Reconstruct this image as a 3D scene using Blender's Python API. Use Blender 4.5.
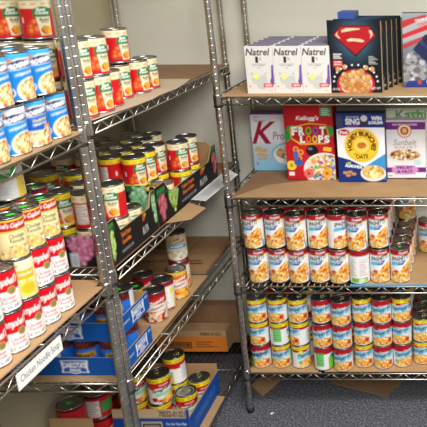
import bpy, bmesh, math, random
import numpy as np
from mathutils import Matrix, Vector
for o in list(bpy.data.objects): bpy.data.objects.remove(o)
SC = bpy.context.scene
COL = SC.collection
rnd = random.Random(7)
PI = math.pi

# ---------------------------------------------------------------- camera
CAM = Vector((0.8949, -2.4254, 1.7991))
def make_camera():
    a, b, r = .2890, -.0130, .0060
    sa, ca, sb, cb, sr, cr = math.sin(a), math.cos(a), math.sin(b), math.cos(b), math.sin(r), math.cos(r)
    fw = Vector((sb*ca, cb*ca, -sa)); rt = Vector((cb, -sb, 0)); up = Vector((sb*sa, cb*sa, ca))
    X = rt*cr - up*sr; U = rt*sr + up*cr
    cd = bpy.data.cameras.new('camera'); co = bpy.data.objects.new('camera', cd); COL.objects.link(co)
    m = Matrix((X, U, -fw)).transposed().to_4x4(); m.translation = CAM
    co.matrix_world = m
    cd.sensor_width = 36; cd.lens = 676.3/427*36
    cd.shift_x = -(454.59-213.5)/427; cd.shift_y = (165.66-213.5)/427
    cd.clip_start = .05
    SC.camera = co
make_camera()
# ---------------------------------------------------------------- light
w = bpy.data.worlds.new('World'); SC.world = w; w.use_nodes = True
w.node_tree.nodes['Background'].inputs[0].default_value = (1, .99, .96, 1)
w.node_tree.nodes['Background'].inputs[1].default_value = .36
def area(name, loc, target, sx, sy, power, col):
    l = bpy.data.lights.new(name, 'AREA'); l.shape = 'RECTANGLE'; l.size = sx; l.size_y = sy; l.energy = power; l.color = col
    o = bpy.data.objects.new(name, l); COL.objects.link(o); o.location = loc
    o.rotation_euler = (Vector(target)-Vector(loc)).to_track_quat('-Z', 'Y').to_euler(); return o
area('ceiling_light', (1.3, -1.5, 2.75), (1.3, -1.5, 0), 1.2, .5, 66, (1, .98, .94))
area('ceiling_light', (1.3, -3.4, 2.75), (1.0, -2.2, 0), 1.2, .6, 52, (1, .98, .94))
area('flash_light', (1.1, -2.6, 2.35), (.2, .2, .9), .5, .4, 14, (1, .99, .97))
SC.view_settings.view_transform = 'Standard'; SC.view_settings.look = 'None'
SC.view_settings.exposure = .08; SC.view_settings.gamma = 1; SC.view_settings.use_curve_mapping = False

# ---------------------------------------------------------------- materials
def lin(c):
    c = np.asarray(c, float)/255.
    return np.where(c <= .04045, c/12.92, ((c+.055)/1.055)**2.4)
def mat(name, col, rough=.5, metal=0, bump=None, noise=None, coat=0):
    m = bpy.data.materials.new(name); m.use_nodes = True; nt = m.node_tree; b = nt.nodes['Principled BSDF']
    c = (*lin(col), 1)
    b.inputs['Base Color'].default_value = c; b.inputs['Roughness'].default_value = rough; b.inputs['Metallic'].default_value = metal
    if coat: b.inputs['Coat Weight'].default_value = coat
    tc = nt.nodes.new('ShaderNodeTexCoord')
    if noise:
        sc, c2, lo, hi = noise
        n = nt.nodes.new('ShaderNodeTexNoise'); n.inputs['Scale'].default_value = sc; n.inputs['Detail'].default_value = 4
        nt.links.new(tc.outputs['Object'], n.inputs['Vector'])
        rp = nt.nodes.new('ShaderNodeValToRGB'); rp.color_ramp.elements[0].position = lo; rp.color_ramp.elements[1].position = hi
        rp.color_ramp.elements[0].color = c; rp.color_ramp.elements[1].color = (*lin(c2), 1)
        nt.links.new(n.outputs['Fac'], rp.inputs[0]); nt.links.new(rp.outputs[0], b.inputs['Base Color'])
    if bump:
        n = nt.nodes.new('ShaderNodeTexNoise'); n.inputs['Scale'].default_value = bump[0]; n.inputs['Detail'].default_value = 3
        nt.links.new(tc.outputs['Object'], n.inputs['Vector'])
        bp = nt.nodes.new('ShaderNodeBump'); bp.inputs['Strength'].default_value = bump[1]; bp.inputs['Distance'].default_value = .002
        nt.links.new(n.outputs['Fac'], bp.inputs['Height']); nt.links.new(bp.outputs[0], b.inputs['Normal'])
    return m
M = {}
M['chrome'] = mat('chrome', (222, 220, 213), .24, 1, noise=(9, (160, 150, 138), .35, .75))
M['wire'] = mat('chrome_wire', (196, 192, 182), .36, 1)
M['groove'] = mat('dark_groove', (40, 38, 36), .5, .6)
M['tin'] = mat('tin', (186, 186, 184), .3, 1, noise=(60, (150, 150, 150), .4, .7))
M['lid'] = mat('lid_steel', (172, 172, 170), .34, 1)
M['tab'] = mat('pull_tab_metal', (190, 180, 120), .3, 1)
M['black'] = mat('black_plastic', (18, 18, 18), .5)
M['sticker'] = mat('green_sticker', (60, 220, 60), .5)
M['sticker_orange'] = mat('orange_sticker', (235, 90, 40), .5)
M['card'] = mat('brown_cardboard', (188, 152, 110), .8, noise=(14, (174, 138, 96), .3, .8), bump=(120, .15))
M['card_dark'] = mat('dark_cardboard', (150, 116, 84), .85, noise=(10, (134, 100, 70), .3, .8), bump=(120, .15))
M['card_pale'] = mat('pale_cardboard', (204, 186, 160), .8, noise=(10, (190, 172, 146), .3, .8))
M['card_brown'] = mat('light_cardboard_edge', (176, 136, 94), .85)
M['white'] = mat('white_paper', (232, 232, 230), .6)
M['tape'] = mat('blue_tape', (90, 160, 200), .5)
M['wall'] = mat('wall_paint', (216, 214, 200), .7, noise=(3, (209, 208, 194), .3, .8))
M['wall_l'] = mat('wall_paint_cream', (190, 182, 150), .7, noise=(3, (184, 176, 144), .3, .8))
def carpet():
    m = bpy.data.materials.new('carpet'); m.use_nodes = True; nt = m.node_tree; b = nt.nodes['Principled BSDF']
    b.inputs['Roughness'].default_value = .95
    tc = nt.nodes.new('ShaderNodeTexCoord')
    v = nt.nodes.new('ShaderNodeTexNoise'); v.inputs['Scale'].default_value = 120; v.inputs['Detail'].default_value = 6; v.inputs['Roughness'].default_value = .8
    rp = nt.nodes.new('ShaderNodeValToRGB'); e = rp.color_ramp.elements
    e[0].position = .38; e[0].color = (*lin((46, 50, 64)), 1); e[1].position = .66; e[1].color = (*lin((176, 174, 170)), 1)
    k = e.new(.52); k.color = (*lin((92, 94, 103)), 1)
    nt.links.new(tc.outputs['Object'], v.inputs['Vector']); nt.links.new(v.outputs['Fac'], rp.inputs[0]); nt.links.new(rp.outputs[0], b.inputs['Base Color'])
    bp = nt.nodes.new('ShaderNodeBump'); bp.inputs['Strength'].default_value = .5; bp.inputs['Distance'].default_value = .004
    nt.links.new(v.outputs['Fac'], bp.inputs['Height']); nt.links.new(bp.outputs[0], b.inputs['Normal'])
    return m
M['carpet'] = carpet()
def print_mat(name, rough, coat):
    m = bpy.data.materials.new(name); m.use_nodes = True; nt = m.node_tree; b = nt.nodes['Principled BSDF']
    a = nt.nodes.new('ShaderNodeAttribute'); a.attribute_name = 'ink'
    nt.links.new(a.outputs['Color'], b.inputs['Base Color']); b.inputs['Roughness'].default_value = rough
    b.inputs['Coat Weight'].default_value = coat; b.inputs['Coat Roughness'].default_value = .2; b.inputs['Specular IOR Level'].default_value = .22
    return m
M['ink'] = print_mat('printed_label', .4, .25)
M['inkcard'] = print_mat('printed_card', .6, 0)

# ---------------------------------------------------------------- object helpers
def link(name, me, m=None, parent=None):
    o = bpy.data.objects.new(name, me); COL.objects.link(o)
    if me is not None and m is not None and not me.materials: me.materials.append(m)
    if parent: o.parent = parent
    return o
def tag(o, label, cat, group=None):
    o['label'] = label; o['category'] = cat
    if group: o['group'] = group
    return o
def struct(o): o['kind'] = 'structure'; return o
def pydata(name, v, f, smooth=False):
    me = bpy.data.meshes.new(name); me.from_pydata([tuple(x) for x in v], [], f); me.update()
    if smooth: me.polygons.foreach_set('use_smooth', [True]*len(me.polygons))
    return me
class MB:
    def __init__(s): s.v = []; s.f = []
    def box(s, x0, x1, y0, y1, z0, z1):
        n = len(s.v)
        s.v += [(x, y, z) for z in (z0, z1) for y in (y0, y1) for x in (x0, x1)]
        s.f += [[n+i for i in q] for q in ((0, 2, 3, 1), (4, 5, 7, 6), (0, 1, 5, 4), (2, 6, 7, 3), (0, 4, 6, 2), (1, 3, 7, 5))]
        return s
    def tube(s, a, b, r, n=6):
        a = Vector(a); b = Vector(b); d = (b-a).normalized()
        u = d.orthogonal().normalized(); w_ = d.cross(u); k = len(s.v)
        for p in (a, b):
            for i in range(n):
                t = 2*PI*i/n; s.v.append(tuple(p + u*math.cos(t)*r + w_*math.sin(t)*r))
        for i in range(n):
            j = (i+1) % n; s.f.append([k+i, k+j, k+n+j, k+n+i])
        s.f.append([k+i for i in range(n)][::-1]); s.f.append([k+n+i for i in range(n)])
        return s
    def lathe(s, prof, n=24, c=(0, 0, 0)):
        k = len(s.v)
        for (r, z) in prof:
            for i in range(n):
                t = 2*PI*i/n; s.v.append((c[0]+r*math.sin(t), c[1]-r*math.cos(t), c[2]+z))
        for q in range(len(prof)-1):
            for i in range(n):
                j = (i+1) % n; s.f.append([k+q*n+i, k+q*n+j, k+(q+1)*n+j, k+(q+1)*n+i])
        s.f.append([k+i for i in range(n)][::-1]); m_ = k+(len(prof)-1)*n; s.f.append([m_+i for i in range(n)])
        return s
    def prism(s, pts, z0, z1):
        n = len(pts); k = len(s.v)
        s.v += [(x, y, z0) for x, y in pts] + [(x, y, z1) for x, y in pts]
        s.f.append([k+i for i in range(n)][::-1]); s.f.append([k+n+i for i in range(n)])
        for i in range(n):
            j = (i+1) % n; s.f.append([k+i, k+j, k+n+j, k+n+i])
        return s
    def mesh(s, name='mesh', smooth=False):
        me = pydata(name, s.v, s.f, smooth); return me
    def obj(s, name, m, parent=None, smooth=False): return link(name, s.mesh(name, smooth), m, parent)

# ---------------------------------------------------------------- label painting (colour per mesh vertex)
_tc = {}
def text_tris(s, bold=0):
    if (s, bold) in _tc: return _tc[(s, bold)]
    c = bpy.data.curves.new('t', 'FONT'); c.body = s; c.resolution_u = 3; c.offset = bold
    o = bpy.data.objects.new('t', c); COL.objects.link(o)
    dg = bpy.context.evaluated_depsgraph_get(); me = bpy.data.meshes.new_from_object(o.evaluated_get(dg))
    me.calc_loop_triangles()
    v = np.array([x.co[:2] for x in me.vertices]); t = np.array([x.vertices[:] for x in me.loop_triangles])
    v = (v-v.min(0))/(v.max(0)-v.min(0))
    bpy.data.objects.remove(o); bpy.data.curves.remove(c); bpy.data.meshes.remove(me)
    _tc[(s, bold)] = (v, t); return v, t
SS = 3
class Canvas:
    def __init__(s, w_, h_, nu, nv, bg):
        s.pw, s.ph = w_, h_; s.nu, s.nv = nu, nv; s.W = nu*SS; s.H = nv*SS
        s.a = np.zeros((s.H, s.W, 3)); s.a[:] = bg
        s.U, s.V = np.meshgrid((np.arange(s.W)+.5)/s.W, (np.arange(s.H)+.5)/s.H)
        s.rs = np.random.RandomState(3)
    def rect(s, u0, u1, v0, v1, c): s.a[(s.U >= u0) & (s.U < u1) & (s.V >= v0) & (s.V < v1)] = c
    def ell(s, u, v, ru, rv, c, clip=None):
        m = ((s.U-u)/ru)**2+((s.V-v)/rv)**2 < 1
        if clip is not None: m &= clip
        s.a[m] = c; return m
    def circ(s, u, v, r, c, clip=None): return s.ell(u, v, r/s.pw, r/s.ph, c, clip)   # r in metres
    def poly(s, pts, c):
        m = np.zeros(s.U.shape, bool); n = len(pts); j = n-1
        for i in range(n):
            (x1, y1), (x2, y2) = pts[i], pts[j]
            if y1 != y2: m ^= ((y1 > s.V) != (y2 > s.V)) & (s.U < (x2-x1)*(s.V-y1)/(y2-y1)+x1)
            j = i
        if c is not None: s.a[m] = c
        return m
    def grad(s, v0, v1, c0, c1, m=None):
        t = np.clip((s.V-v0)/(v1-v0), 0, 1)[..., None]; q = (s.V >= v0) & (s.V < v1)
        if m is not None: q &= m
        s.a[q] = (np.array(c0)*(1-t)+np.array(c1)*t)[q]
    def blobs(s, m, cols, n, r):
        ys, xs = np.nonzero(m)
        if len(ys) == 0: return
        for _ in range(n):
            i = s.rs.randint(len(ys)); u = s.U[ys[i], xs[i]]; v = s.V[ys[i], xs[i]]
            c = np.array(cols[s.rs.randint(len(cols))])*(.85+.25*s.rs.rand())
            rr = r*(.6+.8*s.rs.rand()); th = s.rs.rand()*PI; k = .5+.5*s.rs.rand()
            du = (s.U-u)*s.pw; dv = (s.V-v)*s.ph
            p = du*math.cos(th)+dv*math.sin(th); q = -du*math.sin(th)+dv*math.cos(th)
            s.a[((p/rr)**2+(q/(rr*k))**2 < 1) & m] = np.clip(c, 0, 255)
    def bowl(s, u, v, r, cols, n=60, rim=(240, 236, 225), k=.72, br=None):
        s.ell(u, v, r/s.pw, r*k/s.ph, rim)
        m = ((s.U-u)/(r*.88/s.pw))**2+((s.V-v)/(r*.88*k/s.ph))**2 < 1
        s.a[m] = cols[0]; s.blobs(m, cols, n, br or r*.16)
    def text(s, t, u, v, wu, hv, c, bold=.02, shear=0, slope=0, arc=0):
        vt, tr = text_tris(t, bold)
        x = vt[:, 0]-.5; y = vt[:, 1]-.5
        px = (u + x*wu + shear*y*hv*s.ph/s.pw)*s.W
        py = (v + y*hv + slope*x*wu*s.pw/s.ph - arc*(x*2)**2)*s.H
        s._ras(px, py, tr, c)
    def ring_text(s, t, u, v, r, a0, a1, h, c, bold=.03, flip=False):   # text on a circle, angles in degrees, metres
        vt, tr = text_tris(t, bold)
        th = np.radians(a0+(a1-a0)*vt[:, 0]); rr = r + (vt[:, 1]-.5)*h*(-1 if flip else 1)
        s._ras((u+rr*np.cos(th)/s.pw)*s.W, (v+rr*np.sin(th)/s.ph)*s.H, tr, c)
    def _ras(s, px, py, tr, c):
        for a, b, d in tr:
            x = px[[a, b, d]]; y = py[[a, b, d]]
            x0, x1 = max(0, int(x.min())), min(s.W-1, int(x.max())+1); y0, y1 = max(0, int(y.min())), min(s.H-1, int(y.max())+1)
            if x1 <= x0 or y1 <= y0: continue
            X, Y = np.meshgrid(np.arange(x0, x1+1)+.5, np.arange(y0, y1+1)+.5)
            den = (y[1]-y[2])*(x[0]-x[2])+(x[2]-x[1])*(y[0]-y[2])
            if abs(den) < 1e-9: continue
            l0 = ((y[1]-y[2])*(X-x[2])+(x[2]-x[1])*(Y-y[2]))/den; l1 = ((y[2]-y[0])*(X-x[2])+(x[0]-x[2])*(Y-y[2]))/den
            m = (l0 >= -.01) & (l1 >= -.01) & (l0+l1 <= 1.01)
            s.a[y0:y1+1, x0:x1+1][m] = c
    def grid(s, wrap=False):       # (nv+1, nu+1, 3) vertex colours in linear light
        L = lin(np.clip(s.a, 0, 255)).reshape(s.nv, SS, s.nu, SS, 3).mean((1, 3))
        P = np.pad(L, ((1, 1), (1, 1), (0, 0)), mode='edge')
        if wrap: P[:, 0] = P[:, -2]; P[:, -1] = P[:, 1]
        return (P[:-1, :-1]+P[1:, :-1]+P[:-1, 1:]+P[1:, 1:])/4
def ink(me, cols):
    at = me.color_attributes.new('ink', 'FLOAT_COLOR', 'POINT')
    a = np.ones((len(me.vertices), 4), np.float32); a[:, :3] = cols.reshape(-1, 3); at.data.foreach_set('color', a.ravel())
def wrap_mesh(name, cv, r, z0, z1):
    g = cv.grid(True); nu, nv = cv.nu, cv.nv
    th = (np.arange(nu+1)/nu-.5)*2*PI; z = z0+(z1-z0)*np.arange(nv+1)/nv
    T, Z = np.meshgrid(th, z); V = np.stack([r*np.sin(T), -r*np.cos(T), Z], -1).reshape(-1, 3)
    F = []
    for j in range(nv):
        for i in range(nu):
            a = j*(nu+1)+i; F.append((a, a+1, a+nu+2, a+nu+1))
    me = pydata(name, V.tolist(), F, True); ink(me, g); me.materials.append(M['ink']); return me
def panel_mesh(name, cv, o, du, dv, top=None, m='inkcard'):
    """painted panel: origin o, edge vectors du, dv; top(u) trims the height"""
    g = cv.grid(); nu, nv = cv.nu, cv.nv; o = np.array(o, float); du = np.array(du, float); dv = np.array(dv, float)
    V = []; C = []
    for j in range(nv+1):
        for i in range(nu+1):
            u = i/nu; v = j/nv
            if top: v *= top(u)
            V.append(tuple(o+du*u+dv*v)); C.append(g[min(nv, int(round(v*nv))), i])
    F = []
    for j in range(nv):
        for i in range(nu):
            a = j*(nu+1)+i; F.append((a, a+1, a+nu+2, a+nu+1))
    me = pydata(name, V, F); ink(me, np.array(C)); me.materials.append(M[m]); return me

# ---------------------------------------------------------------- the room
def room():
    YB, XL = .452, -.575
    struct(MB().box(XL-.1, 3.2, -4.2, YB+.1, -.08, 0).obj('floor', M['carpet']))
    struct(MB().box(XL-.1, 3.2, YB, YB+.1, 0, 2.8).obj('wall_back', M['wall']))
    struct(MB().box(XL-.1, XL, -4.2, YB, 0, 2.8).obj('wall_left', M['wall_l']))
    struct(MB().box(XL, 3.2, YB-.01, YB, 0, .09).obj('baseboard_back', M['black']))
room()

# ---------------------------------------------------------------- wire shelving
def post_mesh(h):
    p = [(.009, .012), (.0125, .014)]; z = .03
    while z < h-.01:
        p += [(.0125, z-.0008), (.0125, z), (.0120, z+.0005), (.0120, z+.0013), (.0125, z+.0018), (.0125, z+.0026)]; z += .0254
    p += [(.0125, h-.002), (.011, h)]
    return MB().lathe(p, 20).mesh('post', True)
def collar_mesh():
    return MB().lathe([(.0130, -.040), (.0150, -.040), (.0152, -.034), (.0158, -.004), (.0158, .002), (.0130, .003)], 20).mesh('collar', True)
CM = collar_mesh()
def ring_mesh(): return MB().lathe([(.0128, -.046), (.0164, -.046), (.0164, -.0405), (.0128, -.0405)], 20).mesh('sleeve', True)
RM = ring_mesh()
def shelf_mesh(x0, x1, y0, y1, along):
    """post centres at the corners; z = 0 is the top of the shelf"""
    m = MB(); o = .0125; X0, X1, Y0, Y1 = x0-o, x1+o, y0-o, y1+o; c = .016
    zt, zb = -.0088, -.036
    for z in (zt, zb):
        m.tube((x0+c, Y0, z), (x1-c, Y0, z), .0032); m.tube((x0+c, Y1, z), (x1-c, Y1, z), .0032)
        m.tube((X0, y0+c, z), (X0, y1-c, z), .0032); m.tube((X1, y0+c, z), (X1, y1-c, z), .0032)
    def zig(a, b):
        a = Vector(a); b = Vector(b); L = (b-a).length; n = max(2, round(L/.0385)); n += n % 2
        for i in range(n):
            p = a.lerp(b, i/n); q = a.lerp(b, (i+1)/n)
            p.z = zt if i % 2 else zb; q.z = zb if i % 2 else zt
            m.tube(p, q, .0019, 5)
    zig((x0+c, Y0, 0), (x1-c, Y0, 0)); zig((x0+c, Y1, 0), (x1-c, Y1, 0))
    zig((X0, y0+c, 0), (X0, y1-c, 0)); zig((X1, y0+c, 0), (X1, y1-c, 0))
    zd = -.0078
    if along == 'y':
        n = int((X1-X0)/.024)
        for i in range(1, n): x = X0+(X1-X0)*i/n; m.tube((x, Y0, zd), (x, Y1, zd), .0018, 5)
        for y in (y0+(y1-y0)*.25, (y0+y1)/2, y0+(y1-y0)*.75): m.tube((X0, y, zd-.004), (X1, y, zd-.004), .003)
    else:
        n = int((X1-X0)/.024)
        for i in range(1, n): x = X0+(X1-X0)*i/n; m.tube((x, Y0, zd), (x, Y1, zd), .0018, 5)
        for y in (y0+(y1-y0)*.33, y0+(y1-y0)*.66): m.tube((X0, y, zd-.004), (X1, y, zd-.004), .003)
    return m.mesh('shelf', True)
def rack(label, x0, x1, y0, y1, shelves, h, along):
    r = link('wire_shelving_unit', None); r.location = (0, 0, 0); tag(r, label, 'shelving unit', None)
    pm = post_mesh(h); sm = shelf_mesh(x0, x1, y0, y1, along)
    for x in (x0, x1):
        for y in (y0, y1):
            p = link('post', pm, M['chrome'], r); p.location = (x, y, 0)
            f = MB().lathe([(.011, 0), (.0145, .002), (.0145, .014), (.009, .02)], 16).obj('foot', M['black'], p)
            for z in shelves:
                c = link('collar', CM, M['chrome'], p); c.location = (0, 0, z)
                k = link('sleeve', RM, M['black'], p); k.location = (0, 0, z)
    for z in shelves:
        s = link('shelf', sm, M['wire'], r); s.location = (0, 0, z)
    return r
XA = -.1074; XB = XA-.432
ZR = [1.350, .960, .594, .201]; ZL2 = [1.405, .974, .619, .115]; ZL1 = [1.393, .951, .30]
rack('chrome wire shelving unit facing forward on the right, full of cereal boxes and pasta cans', 0, 1.22, 0, .4035, ZR+[1.80], 1.9, 'x')
rack('chrome wire shelving unit along the left wall in the corner, with fruit trays', XB, XA, -.6826, .4237, ZL2+[1.86], 1.95, 'y')
rack('nearest chrome wire shelving unit on the left edge, with soup cans and a shelf label', XB, XA, -1.93, -.7150, ZL1+[1.83], 1.95, 'y')

# ---------------------------------------------------------------- cardboard liners
def sheet(name, pts, z0, z1, m, label, cat='cardboard', group=None):
    return tag(MB().prism(pts, z0, z1).obj(name, M[m]), label, cat, group)
def rct(x0, x1, y0, y1): return [(x0, y0), (x1, y0), (x1, y1), (x0, y1)]
sheet('cardboard_liner', rct(.02, 1.2, -.012, .385), 1.3452, 1.3495, 'card', 'tan cardboard liner under the milk cartons on the top right-hand shelf')
sheet('cardboard_liner', rct(.017, .66, -.012, .385), .9552, .9595, 'card_dark', 'dark brown cardboard liner under the red cereal box')
sheet('cardboard_liner', [(.03, -.013), (1.2, -.013), (1.2, .19), (.3, .20), (.12, .13)], .9597, .9618, 'card', 'long tan cardboard strip along the front below the cereal boxes')
sheet('cardboard_liner', rct(.47, 1.2, -.008, .385), .5892, .5935, 'card', 'tan cardboard liner under the tall pasta cans, right half of the third shelf')
sheet('adhesive_strip', rct(.45, 1.2, -.0165, -.0085), .5885, .594, 'tape', 'pale blue strip along the front edge of the third right-hand shelf', 'strip')
sheet('cardboard_liner', rct(.02, .30, -.012, .385), .1962, .2005, 'card', 'left tan cardboard liner on the lowest right-hand shelf')
sheet('cardboard_liner', [(.325, -.014), (1.2, -.014), (1.2, .385), (.39, .385)], .2006, .2048, 'card', 'right tan cardboard liner on the lowest right-hand shelf')
sheet('cardboard_liner', [(XB+.02, -1.90), (-.089, -1.90), (-.089, -.737), (-.128, -.737), (-.128, -.697), (XB+.02, -.697)], 1.3882, 1.3925, 'card', 'tan cardboard liner under the blue soup cans')
sheet('cardboard_liner', [(XB+.02, -1.90), (-.104, -1.90), (-.104, -.737), (-.128, -.737), (-.128, -.697), (XB+.02, -.697)], .9462, .9505, 'card', 'tan cardboard liner under the red and white soup cans')
sheet('cardboard_liner', rct(XB+.02, -.098, -.10, .405), 1.4002, 1.4035, 'card_dark', 'brown cardboard liner at the empty far end of the upper left shelf')
sheet('cardboard_liner', [(XB+.03, -.66), (-.098, -.66), (-.080, -.50), (-.069, -.36), (-.078, -.30), (-.070, -.18), (-.084, -.06), (-.10, .02), (XB+.03, .02)], 1.4037, 1.4047, 'card_pale', 'pale torn cardboard sheet under the red ravioli cans, upper left shelf')
sheet('cardboard_liner', rct(XB+.02, -.124, -.692, .022), .6142, .6188, 'card', 'tan cardboard strip under the chunky soup cans on the lower left shelf')
# flattened box at the far end of the lower left shelf
fb = MB().box(XB+.02, -.133, .030, .40, .619, .628).obj('flattened_box', M['card_dark'])
tag(fb, 'flattened brown cardboard box lying at the far end of the lower left shelf', 'cardboard')
cv = Canvas(.40, .36, 80, 72, (166, 128, 90))
cv.rect(0, 1, .49, .505, (120, 88, 60)); cv.rect(.62, .635, 0, 1, (120, 88, 60))
cv.text('THIS SIDE', .3, .66, .26, .07, (70, 50, 40)); cv.text('KEEP DRY', .36, .27, .3, .09, (70, 50, 40)); cv.rect(.68, .9, .2, .24, (80, 58, 46)); cv.rect(.68, .86, .28, .31, (80, 58, 46))
link('printed_panel', panel_mesh('printed_panel', cv, (XB+.022, .033, .6285), (.380, 0, 0), (0, .362, 0)), None, fb)

# ---------------------------------------------------------------- can label artwork
NU, NV = 132, 46
def cc(r, h, bg): return Canvas(2*PI*r, h*.92, NU, NV, bg)
def facts(c, u0, u1, v0, v1, bg=(245, 245, 245), ln=(120, 120, 120), n=9):
    c.rect(u0, u1, v0, v1, bg)
    for i in range(n):
        y = v0+(v1-v0)*(i+.6)/(n+.2); c.rect(u0+.008, u1-.008-.02*(i % 3), y, y+(v1-v0)*.35/n, ln)
def art_blue(r, h, kind=0):
    base = [(24, 124, 205), (20, 92, 180), (30, 132, 210)][kind]
    c = cc(r, h, base); c.grad(.55, 1, base, (70, 170, 228))
    if kind == 2: c.rect(0, 1, .80, 1, (225, 232, 240))
    facts(c, .02, .16, .1, .85); facts(c, .84, .98, .1, .85, (210, 225, 240))
    for u0 in (.5,):
        c.poly([(u0-.155, .80), (u0-.13, .64), (u0+.15, .70), (u0+.16, .90), (u0-.02, .90)], (236, 236, 240))
        c.poly([(u0-.145, .78), (u0-.12, .66), (u0+.15, .71), (u0+.155, .865), (u0-.02, .87)], (34, 40, 92))
        c.poly([(u0-.18, .86), (u0-.15, .80), (u0-.06, .84), (u0-.09, .90)], (226, 130, 50))
        c.text('PROGRESSO', u0+.012, .765, .265, .105, (245, 245, 245), .05, slope=.18)
        if kind != 1:
            c.text('CHICKEN NOODLE', u0+.03, .57, .20, .055, (245, 245, 245), .03, slope=.15)
            c.circ(u0-.135, .17, .011, (225, 228, 240)); c.circ(u0-.135, .17, .008, (60, 60, 130))
            c.rect(u0-.155, u0-.13, .38, .62, (60, 90, 180)); c.rect(u0-.15, u0-.137, .42, .6, (230, 235, 245))
            c.bowl(u0+.085, .20, r*.98, [(222, 196, 132), (236, 220, 170), (214, 92, 40), (226, 120, 50), (240, 228, 190), (110, 140, 60), (240, 214, 150)], 110, (232, 228, 214), .85, r*.10)
        else:
            c.text('Traditional', u0+.03, .58, .16, .07, (240, 214, 110), .03, slope=.15, shear=.3); c.text('CHICKEN & RICE', u0+.03, .49, .16, .045, (245, 245, 245), .03, slope=.15)
            c.rect(u0-.155, u0+.17, .0, .34, (236, 216, 160)); c.text('LIGHT BROTH', u0-.06, .27, .13, .05, (60, 60, 110))
            m = c.poly([(u0-.12, 0), (u0-.08, .16), (u0+.03, .22), (u0+.08, .48), (u0+.17, .42), (u0+.17, 0)], (226, 150, 90)); c.blobs(m, [(238, 210, 160), (214, 110, 60), (244, 232, 200), (170, 60, 36)], 50, r*.14)
    return c
def art_ravioli(r, h, yellow=False):
    c = cc(r, h, (206, 22, 30))
    c.rect(0, 1, .78, 1, (240, 228, 188))
    if yellow: c.rect(0, 1, .83, 1, (248, 222, 40)); c.rect(0, 1, 0, .10, (248, 222, 40)); c.rect(0, 1, .78, .83, (196, 24, 30))
    for k in range(10): c.text('SAVE', .05+k*.1, .90, .05, .05, (190, 120, 60), .03)
    facts(c, .04, .19, .12, .74, (240, 232, 222), (130, 120, 120)); c.rect(.235, .27, .08, .3, (60, 110, 190)); c.circ(.252, .36, .005, (200, 40, 50))
    c.rect(.29, .315, .40, .55, (235, 220, 225))
    u = .5
    for (x, y, q) in ((u-.10, .28, .013), (u-.075, .42, .009), (u-.055, .22, .012), (u-.12, .18, .010)):
        c.circ(x, y, q, (210, 70, 36)); c.circ(x+.008, y+.02, q*.55, (232, 130, 60))
    c.poly([(u-.055, .70), (u+.115, .70), (u+.105, .06), (u-.02, .06)], (238, 228, 190))
    c.ell(u+.03, .70, .10, .13, (36, 122, 52)); c.rect(u-.075, u+.125, .56, .66, (36, 122, 52))
    c.text('Best', u+.02, .755, .10, .085, (240, 245, 236), .05, shear=.2); c.text('Choice', u+.03, .665, .15, .085, (240, 245, 236), .05, shear=.2)
    c.text('Ravioli', u+.04, .48, .10, .075, (50, 60, 40), .04); c.rect(u-.0, u+.08, .40, .42, (120, 120, 90))
    m = c.ell(u+.045, .20, .058, .12, (226, 128, 30)); c.blobs(m, [(240, 170, 50), (220, 100, 24), (250, 196, 90), (200, 70, 20)], 26, .006)
    return c
def art_campbell(r, h):
    c = cc(r, h, (246, 244, 240)); c.rect(0, 1, .5, 1, (208, 12, 30))
    for u in (.5, .0, 1.0):
        c.text("Campbell's", u-.0, .74, .34, .26, (250, 246, 240), .025, shear=.35)
        c.circ(u+.065, .50, .0105, (176, 150, 92)); c.circ(u+.065, .50, .007, (150, 122, 70))
        c.text('Chicken', u+.01, .33, .17, .10, (206, 30, 50), .02); c.text('Noodle', u+.02, .22, .16, .09, (206, 30, 50), .02)
        c.text('SOUP', u+.01, .08, .25, .09, (40, 34, 34), .01)
    facts(c, .19, .31, .06, .44); facts(c, .72, .82, .06, .44)
    return c
def art_chef(r, h):
    c = cc(r, h, (240, 226, 168)); c.grad(0, .5, (232, 200, 120), (240, 228, 176))
    c.rect(0, 1, .72, 1, (190, 26, 34)); c.rect(0, 1, .68, .72, (236, 190, 60)); c.rect(0, 1, .96, 1, (236, 190, 60))
    for u in (.5, .02, .98):
        c.text("Chef's Cupboard", u, .84, .36, .16, (250, 240, 228), .03, shear=.2, arc=-.02)
        c.text('Chicken', u+.02, .57, .17, .12, (50, 44, 40), .02); c.text('Noodle', u+.02, .45, .16, .11, (50, 44, 40), .02)
        m = c.poly([(u-.2, 0), (u-.2, .22), (u-.05, .34), (u+.1, .36), (u+.2, .26), (u+.2, 0)], None)
        c.blobs(m, [(236, 214, 150), (226, 192, 110), (246, 232, 190), (214, 150, 70), (216, 170, 90)], 120, .006)
    return c
def art_broth(r, h):
    c = cc(r, h, (244, 228, 176)); c.grad(.0, 1, (238, 214, 140), (248, 238, 200))
    u = .5
    c.rect(u-.10, u+.14, .50, .74, (230, 178, 20)); c.text('Chicken Broth', u+.03, .64, .18, .08, (250, 246, 230), .03)
    c.ell(u+.04, .25, .10, .20, (240, 214, 90)); c.ell(u+.04, .25, .075, .15, (232, 186, 40)); c.rect(u+.02, u+.05, .36, .5, (238, 200, 60))
    c.text('Chicken', u-.1, .88, .14, .06, (120, 90, 30), .02); facts(c, .0, .2, .2, .8)
    return c
FOOD = [(248, 184, 60), (244, 158, 40), (252, 204, 96), (232, 120, 30), (250, 220, 130)]
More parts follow.
